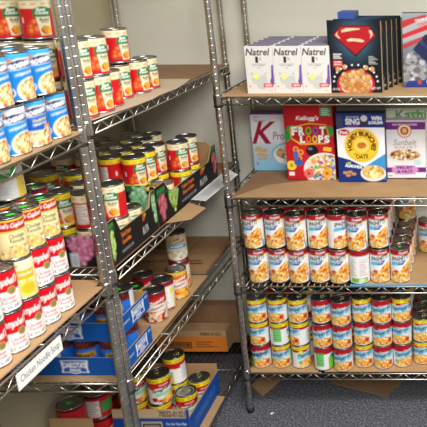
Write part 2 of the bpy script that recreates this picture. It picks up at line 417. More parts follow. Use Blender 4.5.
def art_tall(r, h):
    c = cc(r, h, (244, 244, 242))
    u = .5
    c.rect(0, 1, .86, 1, (176, 18, 30)); c.rect(0, 1, .855, .87, (150, 12, 24))
    c.text("Campbell's", u+.04, .93, .16, .09, (250, 240, 240), .03, shear=.25)
    m = c.poly([(u-.20, 0), (u-.19, .28), (u-.12, .38), (u-.02, .36), (u+.03, .50), (u+.12, .62), (u+.19, .55), (u+.2, .2), (u+.14, .05), (u+.05, 0)], (244, 180, 80))
    c.blobs(m, FOOD+[(252, 216, 140), (250, 232, 180), (214, 70, 30)], 260, .0042)
    c.ell(u-.09, .36, .04, .035, (214, 50, 30)); c.ell(u+.10, .36, .05, .03, (206, 66, 30)); c.ell(u-.02, .22, .03, .02, (216, 80, 40)); c.rect(u+.19, u+.24, 0, .2, (120, 180, 226))
    c.text('SPAGHETTI', u-.025, .765, .29, .135, (16, 14, 14), .04, slope=.12, shear=.1)
    c.circ(u+.145, .82, .007, (246, 206, 60)); c.circ(u+.145, .82, .0035, (250, 244, 220))
    c.poly([(u-.19, .52), (u-.17, .64), (u+.08, .70), (u+.03, .56)], (90, 190, 236)); c.poly([(u-.06, .57), (u-.05, .67), (u+.08, .70), (u+.03, .56)], (24, 70, 160)); c.text('ORIGINAL', u-.01, .635, .10, .045, (240, 244, 250), .03, slope=.1)
    c.text('ZERO', .04, .09, .12, .09, (250, 250, 240)); c.rect(-.01, .16, .02, .16, (120, 190, 40)); c.rect(.88, 1, .02, .16, (120, 190, 40))
    c.text('ZERO', .06, .09, .12, .09, (250, 250, 240), .05)
    for i in range(8): c.rect(.02, .15-.02*(i % 3), .24+i*.07, .26+i*.07, (190, 120, 130)); c.rect(.86, .97-.02*(i % 3), .24+i*.07, .26+i*.07, (150, 150, 150))
    return c
def art_short(r, h, yellow=True, green=False):
    c = cc(r, h, (240, 242, 240)); u = .5
    c.rect(0, 1, .73, 1, (178, 20, 34))
    if yellow: c.rect(0, 1, .85, 1, (250, 226, 30)); [c.text('GREAT VALUE SIZE', .1+.25*k, .925, .2, .06, (120, 90, 30), .03) for k in range(4)]
    m = c.poly([(u-.22, .72), (u+.22, .78), (u+.22, .50), (u+.05, .42), (u-.22, .40)], (150, 210, 234)); c.blobs(m, [(190, 226, 240), (110, 190, 226), (236, 242, 244)], 30, .008)
    m = c.poly([(u-.2, .02), (u-.2, .30), (u-.08, .40), (u+.08, .42), (u+.2, .34), (u+.2, .02)], (242, 168, 70)); c.blobs(m, FOOD+[(250, 226, 150), (252, 236, 190), (222, 90, 40)], 200, .0042)
    c.ell(u+.15, .22, .035, .10, (206, 50, 30)); c.ell(u-.17, .26, .03, .08, (110, 190, 150))
    c.text("Campbell's", u+.03, .78, .15, .08, (250, 240, 240), .03, shear=.25)
    c.text('SPAGHETTI', u-.01, .60, .29, .14, (16, 24, 60), .04, slope=.15, shear=.2)
    if yellow: c.ell(u-.16, .76, .04, .07, (250, 226, 30))
    if green:
        c.rect(u-.24, u-.10, 0, .55, (130, 196, 50)); c.text('SPAGHETTIOS', u-.02, .62, .32, .16, (20, 20, 20), .03, slope=.15)
    c.rect(.04, .18, .16, .80, (70, 186, 70)); [c.rect(.05, .17, .22+i*.09, .25+i*.09, (170, 226, 160)) for i in range(6)]
    facts(c, .82, .95, .1, .66)
    return c
def art_signature(r, h):
    c = cc(r, h, (242, 244, 236)); u = .5
    c.rect(0, 1, .60, 1, (196, 24, 34)); c.rect(0, 1, .84, 1, (250, 226, 30)); [c.text('NEW BIGGER SIZE', .1+.25*k, .915, .2, .06, (90, 60, 20), .03) for k in range(4)]
    c.rect(u-.2, u+.22, .34, .62, (236, 240, 232)); c.text("Campbell's", u+.02, .73, .14, .08, (250, 240, 240), .03, shear=.25)
    c.text('Spaghetti', u-.0, .56, .32, .17, (20, 20, 20), .03, slope=.15, shear=.2)
    c.poly([(u-.12, .30), (u-.1, .44), (u+.2, .50), (u+.2, .34)], (150, 214, 180))
    m = c.poly([(u-.04, 0), (u-.02, .2), (u+.06, .34), (u+.2, .34), (u+.2, 0)], (240, 170, 60)); c.blobs(m, FOOD, 60, .007)
    c.ell(u-.15, .66, .05, .10, (206, 50, 36)); c.ell(u-.13, .18, .045, .09, (196, 40, 40)); c.ell(u-.05, .12, .04, .06, (216, 90, 50))
    c.rect(.02, .2, .2, .8, (110, 200, 80)); [c.rect(.03, .19, .26+i*.09, .29+i*.09, (220, 240, 200)) for i in range(6)]; facts(c, .82, .98, .1, .7)
    return c
def art_beans(r, h):
    c = cc(r, h, (30, 110, 205)); u = .5
    m = c.U > -1; m = c.V > .74; c.a[m] = (74, 26, 30); c.blobs(m, [(96, 30, 34), (60, 18, 22), (120, 48, 46)], 200, .005)
    c.rect(0, 1, .0, .74, (30, 110, 205)); c.poly([(u-.16, .42), (u-.14, .62), (u+.15, .66), (u+.16, .46)], (180, 140, 60)); c.text("Dakota's", u, .54, .24, .11, (50, 34, 24), .04)
    c.text('BLACK BEANS', u, .28, .24, .09, (230, 236, 246), .03); facts(c, .76, .98, .0, 1, (238, 238, 238), (170, 170, 170), 12); facts(c, .02, .14, .0, .8)
    return c
def art_chunky(r, h, kind=0):
    c = cc(r, h, [(196, 30, 34), (220, 200, 140), (226, 96, 40)][kind]); u = .5
    if kind == 0 or kind == 2:
        c.rect(0, 1, .38, .62, (236, 226, 214)); c.rect(0, 1, .86, 1, (220, 190, 60) if kind else (150, 20, 30))
        c.text('Chunky', u, .70, .3, .16, (250, 240, 230), .04, slope=.25, shear=.2); c.text('classic', u, .5, .2, .08, (120, 40, 40), .03, slope=.2)
        m = c.V < .36; c.blobs(m, [(236, 220, 190), (170, 40, 36), (224, 190, 140), (246, 240, 226)] if kind == 0 else FOOD, 130, .008)
    else:
        c.rect(0, 1, 0, .08, (130, 30, 40)); c.grad(.45, 1, (214, 196, 160), (190, 160, 120)); c.text('CLAM', u-.05, .82, .2, .10, (90, 60, 50), .03, slope=.2); c.text('CHOWDER', u, .70, .3, .1, (100, 70, 56), .03, slope=.2)
        c.rect(u-.14, u+.16, .50, .64, (50, 140, 200)); c.text('NEW ENGLAND', u, .57, .22, .06, (240, 244, 250), .03)
        m = c.ell(u, .24, .22, .20, (226, 216, 190)); c.blobs(m, [(236, 228, 206), (206, 188, 156), (246, 240, 226)], 50, .009)
    return c
def art_cream(r, h):
    c = cc(r, h, (238, 234, 220)); u = .5
    c.rect(0, 1, .86, 1, (150, 26, 40)); c.rect(0, 1, 0, .05, (180, 30, 40)); facts(c, u-.24, u-.02, .2, .75, (244, 242, 236), (190, 186, 176)); c.rect(u+.0, u+.06, .55, .78, (246, 226, 40))
    m = c.poly([(u+.04, 0), (u+.08, .45), (u+.2, .5), (u+.2, 0)], (230, 190, 120)); c.blobs(m, [(240, 210, 150), (214, 120, 60)], 20, .008); return c
def art_red(r, h):
    c = cc(r, h, (190, 26, 36)); facts(c, .42, .60, .05, .8, (226, 222, 210)); c.rect(0, 1, .9, 1, (90, 14, 20)); c.rect(.62, .8, .2, .7, (70, 150, 80)); return c
def art_greenwhite(r, h):
    c = cc(r, h, (236, 234, 224)); u = .5
    c.poly([(u-.1, .5), (u-.08, .95), (u+.12, .95), (u+.10, .5)], (80, 186, 60)); c.rect(u-.05, u+.06, .62, .72, (236, 240, 226)); c.rect(u-.22, u-.12, .05, .3, (196, 30, 30)); c.rect(u+.1, u+.2, .0, .5, (236, 200, 70)); facts(c, u-.08, u+.06, .08, .32); return c
def art_yellowgreen(r, h):
    c = cc(r, h, (200, 190, 30)); c.rect(0, 1, .86, 1, (214, 206, 30)); c.rect(0, 1, .5, .62, (80, 90, 30)); c.rect(.4, .6, .1, .5, (196, 120, 40)); return c

CANS = {}
def ring_pull():
    m = MB()
    n = 12
    for i in range(n):
        a = 2*PI*i/n; b = 2*PI*(i+1)/n
        m.tube((.008*math.cos(a), .014+.009*math.sin(a), .0015), (.008*math.cos(b), .014+.009*math.sin(b), .0015), .0014, 5)
    m.box(-.004, .004, -.002, .008, .0005, .0022)
    return m.mesh('pull_tab', True)
PT = ring_pull()
def can_type(key, r, h, art, tab=False, name='food_can'):
    e = .0014
    prof = [(r-.006, .0015), (r-.002, 0), (r+e*.6, .001), (r+e*.6, .003), (r-.0006, .0045), (r-.0006, h-.0045), (r+e*.6, h-.003), (r+e*.6, h-.0008), (r, h), (r-.0018, h-.0008), (r-.0026, h-.004)]
    m = MB(); m.lathe(prof[:-1], 40); m.f.pop()
    body = m.mesh('can_body', True)
    lp = [(r-.0015, h-.0045), (r-.0016, h-.0034), (r-.005, h-.0040), (r-.007, h-.0028), (r-.009, h-.0028), (r-.0105, h-.0038), (r*.55, h-.0036), (r*.52, h-.0030), (r*.47, h-.0030), (r*.44, h-.0036), (.001, h-.0036)]
    lid = MB().lathe(lp, 36).mesh('lid', True)
    lab = wrap_mesh('label', art, r+.0003, .0046, h-.0046)
    body.materials.append(M['tin']); lid.materials.append(M['lid'])
    CANS[key] = dict(r=r, h=h, body=body, lid=lid, lab=lab, tab=tab, name=name)
can_type('blue', .035, .113, art_blue(.035, .113), name='soup_can')
can_type('blue2', .035, .113, art_blue(.035, .113, 1), name='soup_can')
can_type('blue3', .035, .113, art_blue(.035, .113, 2), name='soup_can')
can_type('ravioli', .037, .105, art_ravioli(.037, .105), name='ravioli_can')
can_type('ravioliY', .037, .105, art_ravioli(.037, .105, True), name='ravioli_can')
can_type('campbell', .0308, .102, art_campbell(.0308, .102), name='soup_can')
can_type('chef', .0308, .102, art_chef(.0308, .102), name='soup_can')
can_type('broth', .0308, .102, art_broth(.0308, .102), name='broth_can')
can_type('red', .0308, .102, art_red(.0308, .102), name='soup_can')
can_type('tall', .039, .142, art_tall(.039, .142), True, 'pasta_can')
can_type('short', .039, .104, art_short(.039, .104), True, 'pasta_can')
can_type('shortR', .039, .104, art_short(.039, .104, False), True, 'pasta_can')
can_type('shortG', .039, .104, art_short(.039, .104, False, True), True, 'pasta_can')
can_type('sig', .040, .114, art_signature(.040, .114), True, 'pasta_can')
can_type('beans', .037, .110, art_beans(.037, .110), name='bean_can')
can_type('chunky', .036, .112, art_chunky(.036, .112), name='soup_can')
can_type('chunkyO', .036, .112, art_chunky(.036, .112, 2), name='soup_can')
can_type('clam', .036, .112, art_chunky(.036, .112, 1), name='soup_can')
can_type('cream', .036, .112, art_cream(.036, .112), name='soup_can')
can_type('greenwhite', .040, .112, art_greenwhite(.040, .112), name='soup_can')
can_type('yellowgreen', .038, .110, art_yellowgreen(.038, .110), name='vegetable_can')
can_type('bigred', .045, .098, art_red(.045, .098), name='soup_can')
_st = MB().lathe([(.008, 0), (.008, .0006)], 14).mesh('price_sticker'); _st.materials.append(M['sticker'])
_so = MB().lathe([(.009, 0), (.009, .0006)], 14).mesh('price_sticker'); _so.materials.append(M['sticker_orange'])
def facing(x, y): return math.atan2(CAM.y-y, CAM.x-x)+PI/2
def can(key, x, y, z, label, group=None, turn=0., sticker=None, tilt=None, rot=None):
    t = CANS[key]
    o = link(t['name'], t['body']); o.location = (x, y, z)
    rz = (facing(x, y) if rot is None else rot)+turn
    o.rotation_euler = (tilt[0], tilt[1], rz) if tilt else (0, 0, rz)
    tag(o, label, 'can', group)
    link('label', t['lab'], None, o); l = link('lid', t['lid'], None, o)
    if t['tab']: p = link('pull_tab', PT, M['tab'], l); p.location = (0, 0, t['h']-.0036); p.rotation_euler.z = rnd.uniform(-1, 1)
    if sticker:
        s = link('price_sticker', _st if sticker == 1 else _so, None, l); s['label'] = 'bright green price sticker' if sticker == 1 else 'orange price sticker'
        s.location = (rnd.uniform(-.004, .012), rnd.uniform(-.008, .004), t['h']-.0027); s.scale = (1.25, .9, 1)
    return o
ORD = ['first', 'second', 'third', 'fourth', 'fifth', 'sixth', 'seventh', 'eighth', 'ninth', 'tenth', 'eleventh']

# ================================================================ RIGHT UNIT
# ---- top shelf: milk cartons
def milk_art():
    c = Canvas(.100, .172, 66, 112, (222, 220, 214))
    c.poly([(.84, .25), (.90, .34), (.93, .6), (1, .62), (1, .18), (.9, .2)], (120, 84, 160))
    for (x, y, q) in ((.3, .30, .012), (.45, .26, .016), (.6, .3, .014), (.36, .38, .007), (.55, .2, .02), (.2, .42, .006), (.7, .42, .005)): c.circ(x, y, q, (200, 200, 194))
    for k in range(9): c.poly([(.22+.06*k, .2), (.25+.06*k, .33+.13*((k*7) % 3)/2), (.29+.06*k, .2)], (204, 204, 198))
    c.circ(.35, .36, .0095, (238, 240, 110))
    c.text('Natrel', .47, .885, .84, .15, (60, 44, 66), .02, shear=.2); c.text('1', .42, .72, .10, .13, (50, 40, 56), .03); c.text('%', .55, .74, .09, .06, (90, 80, 90), 0)
    c.text('PARTLY SKIMMED', .48, .60, .44, .028, (110, 96, 110), .01); c.text('milk', .48, .55, .12, .025, (150, 140, 150), .01); c.rect(.18, .78, .628, .633, (120, 100, 120))
    c.rect(.60, .95, .13, .215, (216, 40, 50)); c.text('NEW', .78, .172, .26, .045, (248, 240, 240), .03); c.text('1 L', .86, .05, .14, .035, (120, 120, 120), .01); c.circ(.1, .15, .003, (220, 90, 90))
    return c
mp = panel_mesh('front_panel', milk_art(), (-.0495, -.0006, .001), (.099, 0, 0), (0, 0, .170))
mb = MB().box(-.0505, .0505, 0, .066, 0, .172).mesh('carton'); mb.materials.append(M['white'])
mt = MB().box(-.045, .045, .026, .040, 0, .004).mesh('top_seam'); mt.materials.append(mat('grey_print', (120, 116, 130), .5))
ml = MB().box(-.040, .040, .006, .020, 0, .0012).mesh('top_print'); ml.materials.append(mat('purple_print', (120, 90, 150), .5))
for c_ in range(3):
    for r_ in range(5):
        o = link('milk_carton', mb); o.location = (.158+c_*.1022, .018+r_*.0685, 1.35)
        if r_ == 0: tag(o, ['white milk carton at the left end, beside the chrome post', 'white milk carton in the middle of the three front ones', 'white milk carton standing against the black cereal box'][c_], 'carton')
        else: tag(o, 'white milk carton queued behind the %s front one, %s in that file' % (['left', 'middle', 'right'][c_], ORD[r_]), 'carton', 'cartons behind the %s milk carton' % ['left', 'middle', 'right'][c_])
        link('front_panel', mp, None, o)
        for q in (mt, ml): k = link(q.name.split('.')[0], q, None, o); k.location = (0, 0, .172)

# ---- boxes
def flat_box(name, w_, h_, d, front, side, label, loc, rz=0, cat='cereal box', group=None, topm=None, sidecv=None):
    """box with its front face on local y=0; local x from 0 to w_"""
    b = MB().box(0, w_, 0, d, 0, h_).obj(name, side); b.location = loc; b.rotation_euler.z = rz; tag(b, label, cat, group)
    if front is not None: link('front_panel', front if isinstance(front, bpy.types.Mesh) else panel_mesh('front_panel', front, (.0004, -.0006, .0004), (w_-.0008, 0, 0), (0, 0, h_-.0008)), None, b)
    if topm: t = MB().box(.003, w_-.003, .004, d*.55, 0, .0012).obj('top_flap', topm, b); t.location = (0, 0, h_)
    if sidecv is not None: link('side_panel', panel_mesh('side_panel', sidecv, (w_+.0006, 0, 0), (0, d, 0), (0, 0, h_)), None, b)
    return b
def shield_art():
    c = Canvas(.192, .262, 100, 136, (16, 20, 28))
    R = np.sqrt(((c.U-.5)*1.0)**2+((c.V-.74)*1.15)**2); t = np.clip(1.15-R*2.3, 0, 1)[..., None]
    c.a[:] = np.array((14, 18, 24))*(1-t)+np.array((70, 120, 150))*t
    c.poly([(.09, .80), (.25, .93), (.80, .93), (.93, .79), (.52, .50)], (60, 10, 16)); c.poly([(.115, .80), (.26, .915), (.79, .915), (.905, .79), (.52, .53)], (176, 24, 34))
    cream = (226, 200, 160)
    c.poly([(.27, .865), (.36, .893), (.60, .89), (.63, .875), (.48, .86), (.36, .845), (.27, .835)], cream)
    c.poly([(.36, .735), (.44, .755), (.62, .745), (.70, .72), (.66, .70), (.50, .715), (.38, .71)], cream)
    c.poly([(.78, .86), (.84, .86), (.86, .80), (.80, .75), (.82, .80)], cream); c.poly([(.15, .80), (.20, .85), (.19, .80), (.25, .75), (.2, .76)], cream)
    c.rect(.08, .26, .46, .565, (40, 40, 44)); [c.rect(.09, .25-.03*(k % 2), .475+k*.027, .49+k*.027, (220, 220, 220)) for k in range(3)]; c.rect(.08, .26, .35, .45, (190, 30, 34)); [c.text(s, .17, .43-.035*i, .15, .022, (240, 230, 230), .03) for i, s in enumerate(('CARAMEL', 'CRUNCH'))]
    [c.rect(.76, .93-.04*(k % 3), .40+k*.02, .408+k*.02, (200, 200, 200)) for k in range(6)]
    m = c.ell(.50, .12, .36, .21, (200, 24, 34)); m = c.ell(.50, .13, .31, .17, (240, 226, 214)); c.ell(.50, .12, .28, .15, (190, 120, 60))
    for k in range(64):
        a, b = c.rs.rand()*2*PI, c.rs.rand()**.5; x, y = .5+.29*b*math.cos(a), .145+.165*b*math.sin(a); q = [(206, 150, 92), (192, 134, 78), (218, 168, 112)][k % 3]
        c.circ(x, y, .0115, tuple(int(t*.62) for t in q)); c.circ(x, y, .0102, q); c.circ(x-.01, y+.012, .0048, tuple(min(255, int(t*1.15)) for t in q))
    for q in ((.17, .33), (.82, .33), (.7, .35), (.3, .36)): c.circ(q[0], q[1], .009, (206, 150, 100))
    for k in range(12): a = k*PI/11; c.circ(.5+.42*math.cos(a), .16+.23*math.sin(a), .0035, (240, 240, 240))
    c.text('NET WT', .88, .06, .18, .03, (210, 210, 210), .02); c.text('18 OZ', .12, .05, .14, .03, (210, 210, 210), .02)
    return c
m_dark = mat('dark_box_card', (26, 28, 36), .5); m_edge = mat('box_side_cream', (206, 186, 150), .6)
sa = panel_mesh('front_panel', shield_art(), (.0004, -.0006, .0004), (.1912, 0, 0), (0, 0, .2612))
sidec = Canvas(.05, .262, 12, 60, (40, 36, 38)); sidec.rect(0, .45, 0, 1, (206, 190, 150)); sidec.rect(.5, 1, .2, .22, (160, 150, 120)); sidec.rect(.5, 1, .84, .92, (170, 40, 40)); sidec.rect(.5, 1, .02, .16, (200, 150, 70)); sidec.rect(.55, .9, .5, .7, (90, 80, 80))
for k in range(5):
    flat_box('cereal_box', .192, .252 if k else .256, .052, sa, m_dark, ['black cereal box with a red shield emblem, frontmost of its row', 'black cereal box directly behind the frontmost red shield box', 'black cereal box third from the front in the red shield row', 'black cereal box fourth from the front in the red shield row', 'rearmost black cereal box of the red shield row'][k],
             (.408+k*.0135, .031+k*.0545, 1.35), -.02 if k == 0 else 0, topm=M['card_dark'], sidecv=sidec)
flat_box('snack_box', .062, .03, .11, None, mat('blue_card', (40, 74, 150), .5), 'small blue box lying on top of the black cereal boxes at left', (.432, .125, 1.6035), 0, 'box')
def stripe_art():
    c = Canvas(.19, .275, 90, 130, (96, 104, 122)); c.grad(.4, 1, (110, 116, 130), (150, 156, 160))
    c.poly([(0, .60), (.0, .84), (1, 1), (1, .84)], (170, 170, 172)); c.poly([(0, .66), (0, .72), (1, .98), (1, .9)], (196, 44, 50)); c.poly([(0, .80), (0, .9), (.45, .98), (.5, .95)], (186, 50, 56)); c.poly([(0, .52), (0, .58), (.5, .72), (.5, .66)], (180, 60, 64))
    c.text('TEAM EDITION', .5, .93, .5, .035, (236, 236, 236), .03, slope=.2); c.text('CAPTAIN', .5, .87, .4, .04, (220, 60, 60), .03, slope=.2)
    m = c.poly([(.0, .3), (.12, .5), (.4, .46), (.5, .2), (.4, .08), (0, .08)], (120, 122, 126)); c.blobs(m, [(150, 152, 156), (96, 98, 104), (180, 180, 184)], 60, .012)
    m = c.poly([(.2, .52), (.45, .72), (1, .66), (1, .18), (.6, .24)], (50, 62, 110)); c.blobs(m, [(36, 44, 84), (70, 84, 140), (40, 40, 60)], 40, .02)
    c.poly([(0, 0), (.1, .09), (1, .12), (1, 0)], (40, 56, 130)); c.circ(.32, .07, .008, (200, 60, 60)); c.circ(.5, .075, .007, (220, 220, 220)); c.circ(.66, .08, .008, (60, 120, 200)); return c
flat_box('cereal_box', .19, .278, .052, stripe_art(), m_dark, 'tall grey cereal box with red diagonal stripes, cut by the right edge', (.669, .138, 1.35))

# ---- second shelf
def wheat_art():
    c = Canvas(.19, .253, 90, 120, (236, 240, 246)); c.grad(0, .5, (120, 190, 224), (228, 236, 244)); c.rect(0, 1, .965, 1, (110, 60, 130))
    m = c.ell(.9, .28, .5, .22, (150, 206, 232)); m = c.ell(.92, .28, .46, .19, (190, 224, 240))
    c.ell(.80, .27, .34, .17, (246, 246, 248)); m = c.ell(.80, .305, .29, .11, (186, 130, 80)); c.blobs(m, [(206, 156, 100), (170, 110, 64), (222, 190, 140), (240, 226, 200)], 60, .007)
    m = c.poly([(.02, .34), (.28, .30), (.34, .36), (.1, .42)], (220, 190, 130)); m = c.poly([(.05, .26), (.3, .22), (.35, .28), (.1, .31)], (214, 180, 120))
    c.text('Special', .2, .86, .24, .045, (120, 130, 160), .01); c.text("Kellogg's", .14, .92, .13, .03, (190, 30, 60), .02, shear=.3)
    c.text('K', .30, .655, .42, .38, (170, 20, 60), .02, shear=.35); c.text('Protein', .74, .60, .52, .13, (120, 60, 110), .0, shear=.15)
    c.text('PROTEIN', .2, .2, .2, .03, (190, 120, 60), .02); c.rect(0, 1, 0, .04, (120, 196, 224)); c.circ(.08, .12, .006, (220, 110, 90)); return c
flat_box('cereal_box', .19, .253, .045, wheat_art(), mat('lilac_card', (92, 60, 110), .5), 'pale blue and white cereal box with a large dark red letter K', (.004, .334, .9598))
def loops_art():
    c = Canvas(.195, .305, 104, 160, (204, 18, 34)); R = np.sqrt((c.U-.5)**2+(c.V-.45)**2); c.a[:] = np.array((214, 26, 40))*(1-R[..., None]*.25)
    c.text("Kellogg's", .48, .83, .46, .075, (248, 244, 240), .03, shear=.25)
    m = c.ell(.02, .60, .1, .08, (40, 140, 60)); c.ell(.16, .70, .12, .04, (50, 150, 60)); c.ell(.9, .66, .14, .07, (60, 150, 60))
    c.poly([(.12, .56), (.10, .71), (.5, .77), (.86, .75), (.92, .56), (.85, .49), (.3, .48)], (232, 190, 50)); c.poly([(.14, .57), (.12, .70), (.5, .755), (.85, .74), (.90, .565), (.83, .505), (.32, .50)], (190, 20, 34))
    cols = [(250, 248, 244)]*9
    def word(s, u0, v, dw, h, cs):
        for i, ch in enumerate(s):
            c.text(ch, u0+i*dw+.006, v-.006, dw*.92, h, (90, 12, 20), .08)
            c.text(ch, u0+i*dw, v, dw*.86, h, cs[i], .05)
    word('FROOT', .20, .665, .145, .115, [(250, 248, 244), (250, 248, 244), (120, 180, 60), (150, 90, 160), (250, 248, 244)])
    word('LOOPS', .36, .555, .125, .105, [(250, 248, 244), (240, 140, 50), (240, 200, 60), (250, 248, 244), (250, 248, 244)])
    c.poly([(.74, .86), (.74, .985), (.97, .985), (.97, .86)], (50, 150, 90)); [c.rect(.77, .94-.03*(k % 2), .875+k*.025, .885+k*.025, (220, 240, 226)) for k in range(4)]
    c.ell(.54, .40, .13, .075, (24, 20, 24)); c.ell(.50, .425, .05, .02, (120, 120, 130))
    c.poly([(.76, .40), (.78, .45), (.95, .44), (.93, .385)], (236, 190, 60))
    c.ell(.78, .14, .44, .23, (238, 236, 232)); m = c.ell(.80, .16, .39, .19, (230, 220, 200)); c.blobs(m, [(236, 110, 90), (240, 190, 70), (110, 180, 80), (90, 150, 200), (232, 226, 214), (150, 100, 170), (244, 150, 60), (226, 220, 210)], 130, .0075)
    for (x, y, q) in ((.44, .09, (232, 110, 100)), (.82, .09, (240, 170, 50)), (.09, .20, (238, 206, 60))): c.circ(x, y, .020, q); c.circ(x, y, .007, tuple(int(a*.7) for a in q))
    for (x, y) in ((.2, .42), (.26, .30), (.3, .38)): c.circ(x, y, .012, (240, 150, 60)); c.circ(x, y, .005, (160, 30, 30))
    c.ell(.24, .24, .09, .05, (60, 90, 170)); c.ell(.20, .34, .05, .06, (60, 110, 190))
    c.rect(.03, .14, .06, .11, (240, 230, 230)); return c
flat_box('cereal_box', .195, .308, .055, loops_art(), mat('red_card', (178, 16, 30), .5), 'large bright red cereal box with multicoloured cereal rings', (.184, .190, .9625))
flat_box('cereal_box', .16, .300, .05, None, mat('purple_card', (96, 30, 70), .5), 'dark purple cereal box mostly hidden behind the big red one', (.215, .262, .9598))
def oats_art():
    c = Canvas(.19, .278, 104, 150, (240, 242, 244))
    c.rect(0, 1, .80, 1, (32, 56, 130)); c.poly([(.0, .80), (0, .77), (.4, .83), (.4, .9)], (32, 56, 130))
    c.text('SING', .34, .885, .30, .09, (238, 240, 246), .04); c.text('SEE THE MOVIE', .34, .95, .26, .022, (210, 220, 240), .03); c.rect(.22, .46, .81, .835, (120, 60, 140)); c.ell(.58, .9, .075, .085, (70, 50, 50)); c.ell(.58, .93, .07, .045, (210, 216, 226)); c.ell(.07, .88, .06, .09, (70, 76, 90))
    c.text('WIN', .84, .93, .22, .065, (244, 246, 250), .05); c.text('$100,000', .82, .865, .30, .05, (244, 246, 250), .05)
    c.poly([(0, 0), (0, .36), (.2, .30), (.5, .14), (1, .10), (1, 0)], (26, 60, 140)); c.poly([(1, 0), (1, .42), (.72, .3), (.5, .2), (.5, 0)], (60, 150, 214)); c.poly([(0, 0), (0, .38), (.25, .33), (.62, .2), (.6, .06), (1, .04), (1, 0)], (24, 50, 124))
    for k in range(44):
        a = 2*PI*k/44; q = .064; c.poly([(.51+math.cos(a-.06)*q/.19, .54+math.sin(a-.06)*q/.278), (.51+math.cos(a)*.073/.19, .54+math.sin(a)*.073/.278), (.51+math.cos(a+.06)*q/.19, .54+math.sin(a+.06)*q/.278)], (246, 196, 60))
    c.circ(.51, .54, .066, (244, 180, 40)); c.circ(.51, .54, .060, (252, 206, 50)); c.circ(.51, .54, .036, (244, 170, 36)); c.circ(.51, .54, .031, (252, 216, 96))
    c.ring_text('HONEY BUNCHES', .51, .54, .048, 205, -25, .020, (60, 36, 24), .05); c.text('of', .36, .42, .05, .03, (60, 36, 24), .02); c.text('OATS', .51, .375, .26, .065, (60, 36, 24), .04, arc=-.01)
    m = c.ell(.51, .54, .10, .045, (196, 110, 40)); c.blobs(m, [(214, 130, 50), (180, 96, 36)], 12, .006)
    c.ell(.15, .73, .12, .045, (206, 24, 40)); c.text('Post', .15, .73, .17, .05, (248, 244, 240), .04)
    c.text('with', .22, .285, .10, .04, (180, 220, 80), .03, shear=.2); c.text('ALMONDS', .32, .235, .36, .045, (244, 246, 250), .05, slope=-.12)
    for (x, y) in ((.14, .14), (.24, .15), (.32, .12), (.2, .10)): c.ell(x, y, .055, .022, (200, 140, 90))
    c.ell(.73, .13, .27, .12, (226, 226, 224)); m = c.ell(.73, .15, .23, .10, (236, 200, 130)); c.blobs(m, [(246, 216, 140), (226, 176, 90), (250, 236, 190), (210, 150, 70)], 60, .008); return c
flat_box('cereal_box', .19, .282, .05, oats_art(), mat('navy_card', (34, 44, 70), .5), 'white and navy cereal box with a yellow sun disc on its front', (.397, .160, .9625), -.008)
flat_box('cereal_box', .19, .298, .05, None, mat('grey_card', (86, 82, 84), .6), 'dark grey-topped cereal box hidden right behind the yellow sun box', (.392, .216, .9625))
def bakery_art():
    c = Canvas(.165, .24, 90, 132, (238, 234, 238)); c.rect(0, 1, .84, .97, (116, 44, 130)); c.text('NO PRESERVATIVES', .5, .925, .6, .035, (230, 214, 236), .03); c.rect(0, 1, .97, 1, (216, 206, 220))
    c.circ(.49, .82, .029, (196, 120, 60)); c.circ(.49, .82, .025, (240, 228, 210)); c.circ(.49, .82, .017, (206, 60, 50)); c.circ(.49, .82, .010, (236, 200, 120))
    c.text('Sunbelt', .5, .62, .56, .10, (130, 130, 96), .0, shear=.3); c.text('BAKERY', .52, .535, .54, .045, (150, 150, 110), .0)
    c.ell(.47, .38, .42, .12, (222, 222, 222)); m = c.ell(.48, .405, .38, .10, (214, 180, 130)); c.blobs(m, [(236, 214, 170), (196, 150, 96), (110, 50, 50), (240, 230, 206), (170, 120, 76)], 80, .0065)
    c.rect(0, 1, .095, .185, (126, 40, 140)); c.ell(.48, .14, .33, .085, (206, 150, 200)); c.rect(.22, .74, .06, .22, (206, 150, 200)); c.text('FRUIT', .48, .18, .40, .05, (126, 40, 130), .05); c.text('& NUT', .48, .11, .40, .05, (126, 40, 130), .05); c.ell(.8, .27, .1, .05, (190, 220, 226)); c.rect(.06, .16, .03, .045, (150, 140, 150)); return c
flat_box('cereal_box', .165, .242, .05, bakery_art(), mat('white_card', (226, 222, 226), .5), 'white granola box with two purple bands, beside the yellow sun box', (.579, .215, .9625))
c = Canvas(.20, .278, 70, 90, (222, 232, 214)); c.text('Kashi', .5, .90, .62, .14, (50, 140, 70), .01); c.rect(.3, .8, .975, .985, (120, 170, 110)); c.ell(.93, .945, .07, .05, (40, 60, 150)); c.ell(.6, .93, .2, .015, (120, 190, 90))
flat_box('cereal_box', .20, .280, .05, c, mat('pale_green_card', (206, 216, 200), .5), 'pale green and white cereal box standing behind the purple banded granola box', (.583, .270, .9625))

